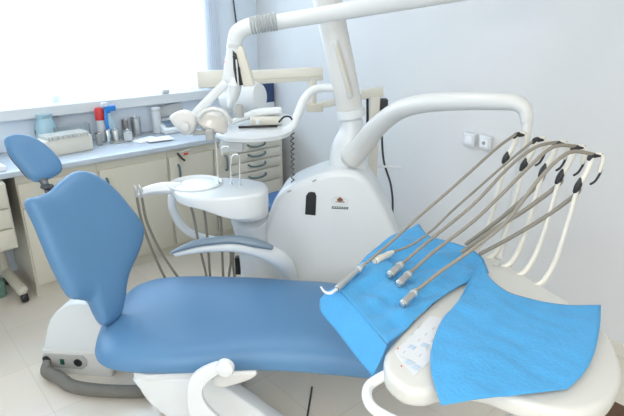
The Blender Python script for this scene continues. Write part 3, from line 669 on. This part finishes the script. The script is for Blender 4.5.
# ------------------------------------------------------------------ operating lamp on its horizontal arm
DL = 2.42
o_ = Pd(236, 60, DL)
t = thing('operating_lamp', 'white operating lamp on a thick horizontal arm at the upper left', 'lamp', Pd(205, 125, DL))
r_ = pxr(o_, 1)
armp = [Pd(244, 27, DL), Pd(262, 24.5, DL), Pd(330, 13.5, DL + 0.05), Pd(400, 2, DL + 0.1), Pd(540, -20, DL + 0.2)]
one('arm', lambda q: tube(q, armp[1:], [7.2 * r_, 8.0 * r_, 8.6 * r_, 8.8 * r_], k=24), WHITE, t)
ce_ = Pd(540, -20, DL + 0.2)
one('ceiling_post', lambda q: (tube(q, [ce_ - ZU * 0.06, ce_ + ZU * 0.3, Vector((ce_.x, ce_.y, RZ - 0.02))], 0.045, k=20), lathe(q, [(0.09, RZ - 0.03 - ce_.z), (0.09, RZ - ce_.z)], ce_)), WHITE, t)
one('elbow', lambda q: tube(q, [Pd(259, 24.5, DL), Pd(247, 27, DL), Pd(238, 33, DL), Pd(235, 42, DL), Pd(234.5, 52, DL)], [7.8 * r_, 7.8 * r_, 8 * r_, 7.6 * r_, 7.4 * r_], k=24), WHITE, t)
one('corrugated_sleeve', lambda q: tube(q, [Pd(250.5, 25.6, DL).lerp(Pd(277, 21.5, DL), i / 18) for i in range(19)], [(8.9 if i % 2 else 7.6) * r_ for i in range(19)], smooth=False, k=24), mat('sleeve_grey', (0.42, 0.45, 0.46), 0.5), t)
one('joint_ring', lambda q: tube(q, [Pd(234.8, 44, DL), Pd(234.6, 48, DL)], 8.1 * r_, n=2, k=24, roundend=False), LGREY, t)
def brk(q):
    for off in (-0.028, 0.022):
        prism(q, [Pd(x, y, DL + off) for x, y in ((227.5, 46), (233, 46), (236, 58), (241, 84), (236, 88), (223, 82))], hd * 0.008, 0.002)
    prism(q, [Pd(x, y, DL - 0.025) for x, y in ((227, 46), (230, 46), (228, 84), (222, 81))], hd * 0.05, 0.003)
one('bracket', brk, WHITE, t)
one('side_plate', lambda q: prism(q, [Pd(x, y, DL - 0.03) for x, y in ((233, 46), (242, 46), (254.5, 86), (243, 87))], hd * 0.06, 0.006), CREAM2, t)
one('spring_and_gap_shade', lambda q: (tube(q, [Pd(234.5, 56, DL - 0.036), Pd(237, 68, DL - 0.036)], 0.009), tube(q, [Pd(237, 68, DL - 0.036) , Pd(238.5, 84, DL - 0.036)], [0.014, 0.012]), prism(q, [Pd(x, y, DL - 0.033) for x, y in ((232.5, 50), (236.5, 54), (243, 85), (237, 86), (233.5, 70))], hd * 0.012)), BLACK, t)  # the black prism paints in the shade of the bracket gap
one('spring_rod', lambda q: (tube(q, [Pd(236.3, 60, DL - 0.047), Pd(238.5, 86, DL - 0.047)], 0.004)), STEEL, t)
# yoke and lamp head
one('yoke_mount', lambda q: tube(q, [Pd(235, 84, DL), Pd(234, 94, DL), Pd(231, 104, DL + 0.0)], [14 * r_, 12 * r_, 8 * r_], k=20, flat=(1, 0.5)), WHITE, t)
one('strap', lambda q: (tube(q, [Pd(225, 84, DL - 0.05), Pd(212, 97, DL - 0.06), Pd(200, 109, DL - 0.06), Pd(192, 119, DL - 0.05)], [4.4 * r_] * 4, flat=(0.4, 1))), WHITE, t)
def head(q):
    c = Pd(214, 122, DL); axd = (rt * 0.35 + ZU * 0.85 + hd * 0.15).normalized()
    lathe(q, [(14.5 * r_, -8 * r_), (17 * r_, -6 * r_), (16.5 * r_, 0), (14 * r_, 6 * r_), (9 * r_, 10.5 * r_), (3 * r_, 12.5 * r_), (0, 12.7 * r_)], c, axd, 32, sx=0.8)
hdm = one('lamp_head', head, mat('pearl_white', (0.76, 0.735, 0.68), 0.15, coat=0.4), t)
one('reflector', lambda q: lathe(q, [(0, -5 * r_), (9 * r_, -7 * r_), (13.5 * r_, -8.7 * r_), (14.4 * r_, -7.9 * r_)], Pd(214, 122, DL), (rt * 0.35 + ZU * 0.85 + hd * 0.15), 32, sx=0.8), LAMPG, hdm)
one('visor', lambda q: tube(q, [Pd(199, 117, DL - 0.07), Pd(205, 111, DL - 0.07), Pd(215, 109, DL - 0.07), Pd(225, 113, DL - 0.07), Pd(231, 122, DL - 0.06)], 2.3 * r_, flat=(1.6, 1)), WHITE2, t)
one('left_housing', lambda q: pad(q, [Pd(x, y, DL - 0.05) for x, y in ((170, 118), (176, 112), (186, 110), (195, 115), (197, 124), (193, 133), (186, 135), (179, 130))], Pd(185, 122, DL - 0.05), -hd, 0.03, 0.03), WHITE2, t)
one('pivot', lambda q: lathe(q, [(0.022, 0), (0.022, 0.012), (0.012, 0.018), (0, 0.018)], Pd(185, 127, DL - 0.085), -hd), LGREY, t)
one('dark_bar', lambda q: barpx(q, 193, 132.5, 217, 131, 2.4, DL - 0.03, 0.04), GREY, t)
one('handle_block', lambda q: barpx(q, 206, 135, 214, 134.5, 5.5, DL - 0.12, 0.04, 0.006), GREY, t)
one('knob', lambda q: lathe(q, [(0, 0), (5 * r_, 0), (5 * r_, 10 * r_), (4 * r_, 12 * r_), (0, 12 * r_)], Pd(239, 117, DL - 0.10), ZU), GREY, t)

# ------------------------------------------------------------------ dental chair
bk0 = Pz(114, 320, 0.5)
b25 = math.radians(25); U25 = rt * math.cos(b25) - hd * math.sin(b25); V25 = hd * math.cos(b25) + rt * math.sin(b25)
R70 = math.radians(70); W25 = -U25 * math.cos(R70) + ZU * math.sin(R70); NB = V25.cross(W25).normalized()
if NB.dot(CP - bk0) < 0: NB = -NB
cbase = Pd(200, 330, 2.05); cbase.z = 0
t = chair = thing('dental_chair', 'blue padded reclining dental chair on a white base in the foreground', 'dental chair', cbase)
bo = [(27, 199), (37, 196.5), (50, 191), (62, 180), (73, 172.5), (84, 171), (97, 177), (112, 190), (124, 205), (138, 225), (139.5, 238), (136, 252), (127, 277), (124, 300), (119, 318), (106, 326), (99, 318), (91, 303), (80, 300), (68, 296), (51, 265), (35, 226), (26, 206)]
bopts = [Pn(x, y, bk0, NB) for x, y in bo]
cc = Pn(85, 240, bk0, NB)
def bfn(p, s, hgt):
    dv = (p - cc).dot(V25); dw = (p - cc).dot(W25)
    return p + NB * (0.25 * dv * dv * min(1, s * 2) - 0.06 * dw * dw)
one('backrest', lambda q: pad(q, bopts, cc, NB, 0.045, 0.045, 3.6, bfn, 8), BLUE, t)
one('backrest_shell', lambda q: pad(q, [cc + (p - cc) * 0.78 - NB * 0.05 for p in bopts], cc - NB * 0.052, NB, 0.005, 0.03, 4, bfn, 4), WHITE, t)
# headrest
hn = (-hd * 0.62 + rt * 0.55 + ZU * 0.42).normalized(); hc = Pd(33, 159, 2.36)
ho = [(4, 140), (12, 135), (24, 135), (38, 140), (52, 151), (61, 163), (61, 172), (52, 178), (40, 182), (31, 180), (20, 168), (9, 154)]
hpts = [Pn(x, y, hc, hn) for x, y in ho]
one('headrest', lambda q: pad(q, hpts, hc, hn, 0.035, 0.03, 3.0, None, 6), BLUE, t)
one('headrest_back', lambda q: pad(q, [hc + (p - hc) * 0.85 - hn * 0.032 - rt * 0.01 for p in hpts], hc - hn * 0.032, hn, 0.005, 0.02, 3.0, None, 4), BLACK, t)
one('headrest_post', lambda q: (tube(q, [Pd(41, 175, 2.33), Pd(45, 184, 2.31), Pd(50, 192, 2.28), Pd(56, 205, 2.26)], [0.016, 0.012, 0.014, 0.014], flat=(1.5, 0.6)), tube(q, [Pd(42, 187, 2.28), Pd(52, 186, 2.28)], 0.011)), mat('dark_metal', (0.12, 0.13, 0.14), 0.3, metal=0.8), t)
# seat
so_ = [(95, 354), (98, 338), (107, 319), (121, 303), (137, 291), (160, 285), (200, 283), (250, 284), (300, 288), (350, 292), (400, 306), (420, 335), (410, 365), (388, 377), (340, 374), (290, 370), (240, 369), (180, 372), (130, 371), (104, 366)]
ZS = 0.425
sp = [Pz(x, y, ZS) for x, y in so_]
scn = Vector((0, 0, 0))
for p in sp: scn += p / len(sp)
US = (rt * math.cos(math.radians(5)) - hd * math.sin(math.radians(5))); VS = ZU.cross(US)
def sfn(p, s, hgt):
    du = (p - scn).dot(US); dv = (p - scn).dot(VS)
    dip = -0.10 * math.exp(-((du + 0.10) / 0.22) ** 2) * (1 - s ** 2) if hgt > 0 else 0
    return p + ZU * (dip * 0.25)
one('seat', lambda q: pad(q, sp, scn, ZU, 0.10, 0.03, 2.3, sfn, 6), BLUE, t)
def under(q):
    prism(q, crom([Pz(x, y, 0.375) for x, y in ((134, 372), (180, 373), (235, 371), (250, 366), (254, 345), (235, 325), (160, 325), (134, 340))], 3, True), -ZU * 0.035, 0.01, 2)
one('seat_pan', under, WHITE, t)
# lift housing, column, foot plate
def lift(q):
    f = [(134, 378), (182, 379), (212, 380), (222, 386), (242, 400), (266, 417), (300, 450), (190, 450), (172, 424), (158, 412), (147, 402), (139, 390)]
    prism(q, crom([Pd(x, y, 1.78) for x, y in f], 3, True), hd * 0.09, 0.015, 3)
one('lift_housing', lift, WHITE, t)
fb = Pz(215, 400, 0.0)
def foot(q):
    c = Pd(200, 330, 2.12); c.z = 0.02; rbox(q, c, (0.34, 0.36, 0.035), (U8, V8, ZU), 0.015)
    rbox(q, c + ZU * 0.18 + U8 * 0.0, (0.22, 0.2, 0.34), (U8, V8, ZU), 0.03)
one('foot_plate', foot, WHITE2, t)
# near armrest bracket with round knob
DK = 1.60
kp = Pd(225, 368, DK); kr = pxr(kp, 1)
def band(q):
    o_l = crom([Pd(x, y, DK) for x, y in ((217, 364), (210, 366), (199, 371), (190, 379), (187, 392), (188, 408), (194, 428))], 4)
    i_l = crom([Pd(x, y, DK) for x, y in ((219, 374), (213, 378), (207, 383), (202, 392), (205, 404), (216, 416), (232, 432))], 4)
    prism(q, o_l + i_l[::-1], hd * 0.022, 0.006, 3)
ab = one('armrest_bracket', band, WHITE, t, ang=50)
one('knob', lambda q: lathe(q, [(0, -0.012), (9.2 * kr, -0.012), (9.6 * kr, 0.004), (8.5 * kr, 0.012), (5 * kr, 0.016), (0, 0.017)], kp + hd * 0.0, -hd - rt * 0.1), WHITE, ab)
one('hinge_lip', lambda q: prism(q, crom([Pd(x, y, DK + 0.06) for x, y in ((214, 375), (232, 374), (256, 373), (252, 379), (240, 383.5), (222, 388), (212, 384))], 3, True), hd * 0.02, 0.006, 2), WHITE2, t, ang=50)
# far armrest
DA = 2.32
kr2 = pxr(Pd(220, 245, DA), 1)
ar = one('armrest', lambda q: tube(q, [Pd(175, 254, DA), Pd(200, 248.5, DA), Pd(232, 246, DA), Pd(258, 250, DA + 0.02), Pd(277, 258, DA + 0.08), Pd(287, 270, DA + 0.16), Pd(290, 292, DA + 0.22)], [2.6 * kr2, 4.5 * kr2, 6 * kr2, 7.5 * kr2, 9.5 * kr2, 9.5 * kr2, 9 * kr2], k=18), WHITE, t)
one('armrest_pad', lambda q: tube(q, [Pd(171, 253, DA - 0.02), Pd(186, 246.6, DA - 0.02), Pd(204, 242, DA - 0.02), Pd(232, 239.5, DA - 0.02), Pd(256, 243, DA - 0.02), Pd(272, 247.5, DA - 0.02)], [1.2 * kr2, 3.2 * kr2, 4.0 * kr2, 4.3 * kr2, 4.6 * kr2, 2.6 * kr2], flat=(1.3, 0.9), k=18), GREYP, ar)

# connection box behind the chair and its corrugated hose
DB = 2.30
t = thing('connection_box', 'white floor connection box with sockets behind the chair back', 'equipment box', Pz(75, 372, 0))
bp0 = Pz(60, 371, 0.0)
Bx = (rt * 0.99 - hd * 0.14).normalized(); By = ZU.cross(Bx); bpl = bp0 + ZU * 0
def Pb(x, y): return Pn(x, y, bpl, By)
def cover(q):
    pts = [(44, 350), (45, 338), (49, 322), (57, 311), (67, 305), (80, 304), (90, 308), (98, 318), (104, 335), (108, 352)]
    prism(q, crom([Pb(x, y) for x, y in pts], 4), By * 0.30, 0.02, 3)
one('cover', cover, WHITE, t, ang=50)
def lowb(q):
    pts = [(42, 349), (41.5, 360), (44, 369), (52, 372), (112, 379), (116, 352), (100, 350)]
    prism(q, [Pb(x, y) - By * 0.012 for x, y in pts], By * 0.30, 0.018, 4)
lb_ = one('socket_panel', lowb, WHITE2, t, ang=50)
def frame(q):
    pts = [(46, 351.5), (84, 354), (88.5, 358), (88.5, 364), (84, 367.5), (48, 364.5), (44.5, 360), (44, 355)]
    prism(q, [Pb(x, y) - By * 0.018 for x, y in pts], By * 0.012, 0.002, 2)
one('socket_frame', frame, mat('socket_grey', (0.42, 0.42, 0.40), 0.4), lb_)
rr = pxr(bp0, 1)
for x, y, r1 in ((49, 357.5, 4.3), (80, 360.5, 4.2)):
    sk = one('socket', lambda q: lathe(q, [(0, 0), (r1 * rr, 0), (r1 * rr, 0.004), (r1 * rr * 0.8, 0.006), (0, 0.006)], Pb(x, y) - By * 0.018, -By), BLACK, lb_)
one('rocker_switch', lambda q: rbox(q, Pb(64.5, 359.5) - By * 0.02, (0.022, 0.008, 0.03), (Bx, By, ZU), 0.002), mat('dark_green', (0.01, 0.08, 0.05), 0.3), lb_)
hp = [Pb(50, 358) - By * 0.02, Pb(54, 364) - By * 0.06, Pz(61, 379, 0.045), Pz(72, 386, 0.035), Pz(95, 390, 0.035), Pz(125, 391.5, 0.035), Pz(150, 391, 0.035)]
cp_ = polycut(crom(hp, 10), 150)
tag(one('corrugated_hose', lambda q: tube(q, cp_, [0.030 * (1 + 0.06 * (i % 2)) if i > 12 else 0.018 + i * 0.001 for i in range(151)], smooth=False, k=16, roundend=False), HOSEG), 'thick grey corrugated hose curving from the connection box under the chair', 'hose')

# ------------------------------------------------------------------ delivery table over the foot end
ZD = 0.90
t = deliv = thing('delivery_table', 'ivory delivery table with keypad, whip arms and thick overhead tube at the right', 'dental delivery table', Pz(500, 330, ZD - 0.1))
dp = [(391, 343), (384, 357), (387, 374), (404, 388), (424, 391), (438, 388), (458, 384), (482, 387), (508, 396), (536, 406), (570, 412), (604, 405), (620, 385), (622, 366), (612, 338), (596, 318), (570, 301), (540, 283), (510, 265), (488, 254), (474, 258), (460, 271), (436, 297), (411, 321)]
def body(q):
    pts = crom([Pz(x, y, ZD) for x, y in dp], 3, True)
    prism(q, pts, -ZU * 0.055, 0.018, 4)
one('table_body', body, TRAYW, t, ang=50)
hp_ = [(346, 293), (360, 276), (384, 254), (405, 239), (430, 241), (462, 250), (480, 258), (474, 268), (455, 280), (430, 295), (404, 318), (388, 334), (380, 332), (362, 310)]
def hold(q):
    prism(q, crom([Pz(x, y, ZD - 0.010) for x, y in hp_], 2, True), -ZU * 0.03, 0.01, 3)
one('handpiece_shelf', hold, TRAYW, t, ang=50)
kp_ = one('keypad', lambda q: prism(q, [Pz(x, y, ZD + 0.0015) for x, y in ((394, 352), (430, 316), (445, 318), (437, 354), (414, 376))], -ZU * 0.004), PANEL, t, smooth=False)
def kb(q, lst, sx_=0.012, sy_=0.012):
    for x, y in lst:
        c = Pz(x, y, ZD + 0.003); e1_ = (Pz(430, 330, ZD) - Pz(400, 358, ZD)).normalized(); e2_ = ZU.cross(e1_)
        rbox(q, c, (sx_, sy_, 0.002), (e1_, e2_, ZU), 0.0005)
for P_ in [(409, 362), (416, 367), (425, 345), (412, 347)]: one('button', lambda q: kb(q, [P_], 0.018, 0.018), BTN, kp_)
for P_ in [(405, 341), (412, 334), (419, 327), (419, 340), (426, 334), (433, 328), (404, 352), (432, 340), (420, 355), (427, 349)]: one('printed_mark', lambda q: kb(q, [P_], 0.012, 0.003), LGREY, kp_)
for P_ in [(398, 348.5), (401.5, 366)]: one('indicator', lambda q: kb(q, [P_], 0.004, 0.004), RED, kp_)
one('divider', lambda q: kb(q, [(407, 359)], 0.002, 0.05), LGREY, kp_)
one('table_label', lambda q: kb(q, [(497, 263)], 0.04, 0.018), LGREY, t)
one('handle', lambda q: tube(q, [Pz(392, 372, ZD - 0.03), Pz(380, 378, ZD - 0.04), Pz(369, 386, ZD - 0.05), Pz(367, 397, ZD - 0.05), Pz(374, 409, ZD - 0.05), Pz(395, 421, ZD - 0.055), Pz(430, 434, ZD - 0.07), Pz(475, 432, ZD - 0.08), Pz(530, 410, ZD - 0.085), Pz(550, 385, ZD - 0.05)], pxr(Pz(370, 390, ZD), 5.5), k=16), WHITE, t)
# overhead tube
at_ = [Pd(350, 158, 2.70), Pd(362, 146, 2.66), Pd(376, 128, 2.55), Pd(396, 112, 2.4), Pd(420, 104, 2.25), Pd(455, 101.5, 2.1), Pd(495, 101.5, 1.97), Pd(516, 103, 1.92), Pd(525, 110, 1.9), Pd(527, 122, 1.89), Pd(524, 150, 1.88), Pd(515, 190, 1.86), Pd(504, 235, 1.83), Pd(499, 258, 1.80)]
rad = [0.062, 0.058, 0.050, 0.044, 0.040, 0.036, 0.032, 0.030, 0.027, 0.022, 0.022, 0.018, 0.018, 0.020]
one('overhead_arm', lambda q: tube(q, at_[:10], rad[:10], k=22), WHITE2, t)
one('drop_rod', lambda q: tube(q, at_[8:], [0.023, 0.020, 0.015, 0.012, 0.012, 0.015], k=14), WHITE2, t)
# whip arms
top_ = [(517, 135), (536, 140), (557, 144), (575, 148), (592, 156)]
low_ = [(506, 158), (524, 165), (543, 171), (560, 177), (578, 186)]
bot_ = [(478, 249), (494, 257), (510, 266), (525, 274), (543, 284)]
TOP, LOW = [], []
for i in range(5):
    pb_ = Pz(*bot_[i], ZD); Db = pb_.dot(hd)
    lo = Pd(*low_[i], Db + 0.02); to = Pd(*top_[i], Db + 0.02); k1 = pxr(lo, 1)
    mid = lo.lerp(pb_, 0.55) + rt * 0.012; TOP.append(to); LOW.append(lo)
    wp = one('whip_arm', lambda q: tube(q, [pb_ - ZU * 0.01 - rt * 0.03 + hd * 0.0, pb_ + ZU * 0.012, lo.lerp(pb_, 0.8) + rt * 0.012, mid, lo], [3.0 * k1, 2.9 * k1, 2.6 * k1, 2.3 * k1, 2.2 * k1], k=12), CREAM2, t)
    one('spring_joint', lambda q: tube(q, [lo - (to - lo) * 0.22, lo, lo + (to - lo) * 0.25], [2.4 * k1, 3.4 * k1, 2.2 * k1]), BLACK, wp)
    one('upper_link', lambda q: (tube(q, [lo, lo.lerp(to, 0.5) + rt * 0.006, to], 2.7 * k1), tube(q, [to + rt * 0.0, to + rt * 0.02 + ZU * 0.006, to + rt * 0.035 - ZU * 0.008, to + rt * 0.032 - ZU * 0.05], 2.2 * k1)), CREAM2, wp)
    one('clip', lambda q: (tube(q, [to - (to - lo) * 0.12 - rt * 0.004, to, to + rt * 0.03 + ZU * 0.004], [2.4 * k1, 2.9 * k1, 2.0 * k1])), BLACK, wp)
    if i > 0: one('strap', lambda q: tube(q, [to + rt * 0.034 - ZU * 0.02, to + rt * 0.037 - ZU * 0.05, to + rt * 0.026 - ZU * 0.08, to + rt * 0.012 - ZU * 0.092], 1.5 * k1, flat=(1, 0.7)), BLACK, wp)
# return hoses from the lower joints to the table (parts of the table)
for i, pts in ((4, [(576, 194), (545, 217), (510, 238), (480, 254)]), (3, [(558, 185), (525, 210), (490, 232), (462, 252)]), (2, [(541, 180), (522, 200), (496, 222), (466, 244)])):
    D0 = LOW[i].dot(hd); pz_ = Pz(*pts[-1], ZD + 0.03); D1 = pz_.dot(hd)
    pp = [LOW[i]] + [Pd(x, y, D0 + (D1 - D0) * (k_ + 0.6) / (len(pts) - 0.4)) for k_, (x, y) in enumerate(pts)]
    one('return_hose', lambda q: tube(q, pp, pxr(pp[0], 2.3)), HOSE, t)

# ------------------------------------------------------------------ blue cloths
def cfn(amp, sc_, seed):
    def f(p, u, v):
        e = min(u, 1 - u, v, 1 - v); k_ = 0.35 + min(1, e * 6) * 0.65
        q = Vector((p.x * sc_ + seed, p.y * sc_ * 0.45, seed)); 
        return p + ZU * (amp * k_ * (noise.noise(q) + 0.4 * noise.noise(q * 2.7)) )
    return f
zc = ZD + 0.012
A1 = [(337, 287), (352, 272), (366, 257), (379, 245), (396, 234), (419, 224)]              # upper edge left part
E1 = [(419, 224), (428, 235), (446, 241), (465, 247), (482, 257), (489, 273)]
top_e = [Pz(x, y, zc + 0.004) for x, y in A1]
right_e = [Pz(x, y, zc + 0.004) for x, y in E1]
left_e = [Pz(x, y, zc) for x, y in ((337, 287), (352, 303), (368, 322), (387, 345))]
bot_e = [Pz(x, y, zc) for x, y in ((387, 345), (403, 331), (429, 307), (454, 289), (471, 280), (489, 273))]
b = N()
f1 = cfn(0.016, 11, 2.0)
def f1b(p, u, v):
    q = f1(p, u, v); g = (u * 0.9 - v * 0.55); return q + ZU * 0.006 * math.sin(g * 22 + noise.noise(p * 9) * 2.5) * min(1, 8 * min(u, 1 - u, v, 1 - v))
coons(b, left_e, bot_e, right_e, top_e, 46, 46, f1b)
# flap hanging over the left edge
fl_top = left_e; fl_bot = [Pz(320, 299, zc - 0.045), Pz(321, 311, zc - 0.06), Pz(333, 327, zc - 0.07), Pz(346, 344, zc - 0.075), Pz(360, 361, zc - 0.08), Pz(373, 376, zc - 0.08)]
coons(b, left_e, [left_e[-1], left_e[-1].lerp(fl_bot[-1], 0.5) + rt * 0.002, fl_bot[-1]], fl_bot, [left_e[0], left_e[0].lerp(fl_bot[0], 0.5) + ZU * 0.008, fl_bot[0]], 40, 12, lambda p, u, v: p - rt * (0.0015 * math.sin(u * 9) * math.sin(v * PI / 2)))
bmesh.ops.remove_doubles(b, verts=b.verts[:], dist=0.0008)
tag(link('blue_drape', b, CLOTH, solid=0.0016, ang=60), 'blue nonwoven drape under the handpieces, hanging over the table edge onto the seat', 'cloth')
zc2 = ZD + 0.02
top2 = [Pz(x, y, zc2 + dz) for x, y, dz in ((466, 287, 0.01), (474, 272, 0.012), (482, 262, 0.012), (487, 274, 0.012), (500, 287, 0.012), (517, 295, 0.006), (560, 303.5, 0.004), (601, 305.5, 0.004))]
right2 = [Pz(x, y, zc2) for x, y in ((601, 305.5), (600, 326), (594, 354), (583, 374), (568, 388))]
left2 = [Pz(x, y, zc2 + dz) for x, y, dz in ((466, 287, 0.01), (457, 303, 0), (442, 320, 0), (432, 346, 0), (431, 371, 0), (441, 405, -0.002))]
bot2 = [Pz(x, y, zc2 + dz) for x, y, dz in ((441, 405, -0.002), (470, 401, 0), (505, 396.5, 0), (540, 392, 0), (568, 388, 0))]
b = N(); f2 = cfn(0.014, 9, 7.0)
coons(b, top2, right2, bot2, left2, 50, 50, f2)
tag(link('blue_cloth', b, CLOTH, solid=0.0016, ang=60), 'large flat blue nonwoven cloth spread over the right of the ivory table', 'cloth')

# ------------------------------------------------------------------ handpieces with hoses
G = 'handpieces laid out on the blue drape'
def handpiece(name, label, p0, p1, r0, r1, m, hosepts, toi, hm=HOSE, hr=1.7, tip=None, zoff=0.032):
    a = Pz(*p0, ZD + zoff); c = Pz(*p1, ZD + zoff); t = thing(name, label, 'dental handpiece', a, G)
    k1 = pxr(a, 1); d = (c - a).normalized()
    bd = one('body', lambda q: tube(q, [a, a.lerp(c, 0.08), a.lerp(c, 0.5), a.lerp(c, 0.92), c], [r0 * k1 * 0.9, r0 * k1, (r0 + r1) / 2 * k1, r1 * k1, r1 * k1 * 0.8], n=4, k=18), m, t)
    one('ring', lambda q: tube(q, [a.lerp(c, 0.72), a.lerp(c, 0.80)], (r0 + r1) / 2 * k1 * 1.05, n=2, k=18, roundend=False), LGREY, bd)
    D0 = c.dot(hd); T = TOP[toi]; D1 = T.dot(hd); n_ = len(hosepts)
    pp = [c] + [Pd(x, y, D0 + (D1 - D0) * (j + 1) / (n_ + 1)) for j, (x, y) in enumerate(hosepts)] + [T + ZU * 0.006]
    for q_ in pp[1:-1]: q_.z = max(q_.z, ZD + 0.03)
    one('hose', lambda q: tube(q, pp, hr * k1, k=10), hm, t)
    if tip: one('bent_tip', lambda q: tube(q, tip, [0.006, 0.005, 0.004, 0.003]), WHITE, t)
    one('end_cap', lambda q: tube(q, [a - d * 0.004, a + d * 0.003], r0 * k1 * 0.75, n=2, k=18, roundend=False), DARK, t)
tz = ZD + 0.03
handpiece('air_water_syringe', 'long silver handpiece with a bent white tip, leftmost on the blue drape', (337, 289), (365, 264), 3.6, 3.0, STEEL, [(390, 243), (415, 220), (443, 196), (470, 172), (498, 147)], 0,
          tip=[Pz(338, 288, tz), Pz(331, 293, tz), Pz(325, 292, tz), Pz(321, 287, tz)])
handpiece('scaler_handpiece', 'cream handpiece with a white cord, second from the left on the drape', (375, 261), (393, 252), 4.0, 2.6, CREAM2, [(411, 245), (430, 232), (452, 211), (477, 189), (503, 166)], 1, hr=1.3)
handpiece('turbine_handpiece', 'short steel connector, upper of the three together in the drape middle', (390, 275), (402, 264), 4.3, 3.9, STEEL, [(430, 240), (455, 220), (478, 200), (510, 166), (536, 147)], 2)
handpiece('turbine_handpiece', 'short steel connector, middle one of the three on the drape', (399, 284), (410, 273), 4.3, 3.9, STEEL, [(436, 250), (470, 224), (498, 198), (530, 166), (553, 147)], 3, hr=1.9)
handpiece('micromotor_handpiece', 'short steel connector, lowest and nearest the keypad on the drape', (403, 304), (416, 291), 4.3, 3.9, STEEL, [(440, 272), (470, 251), (506, 222), (540, 178), (568, 153)], 4, hr=2.0)

# ------------------------------------------------------------------ small floor things
tag(one('floor_cable', lambda q: tube(q, [Pz(312, 387, 0.006), Pz(310, 400, 0.006), Pz(307, 418, 0.006), Pz(303, 440, 0.006)], 0.0045), DARK), 'short dark cable on the floor tiles in front of the chair', 'cable')
c_ = Pz(606, 436, 0.0)
tag(one('floor_mat', lambda q: rbox(q, c_ + ZU * 0.006, (0.5, 0.38, 0.012), None, 0.003), BROWN), 'dark brown mat corner on the floor at the lower right', 'mat')

for o in bpy.data.objects:
    if '_o' in o: del o['_o']
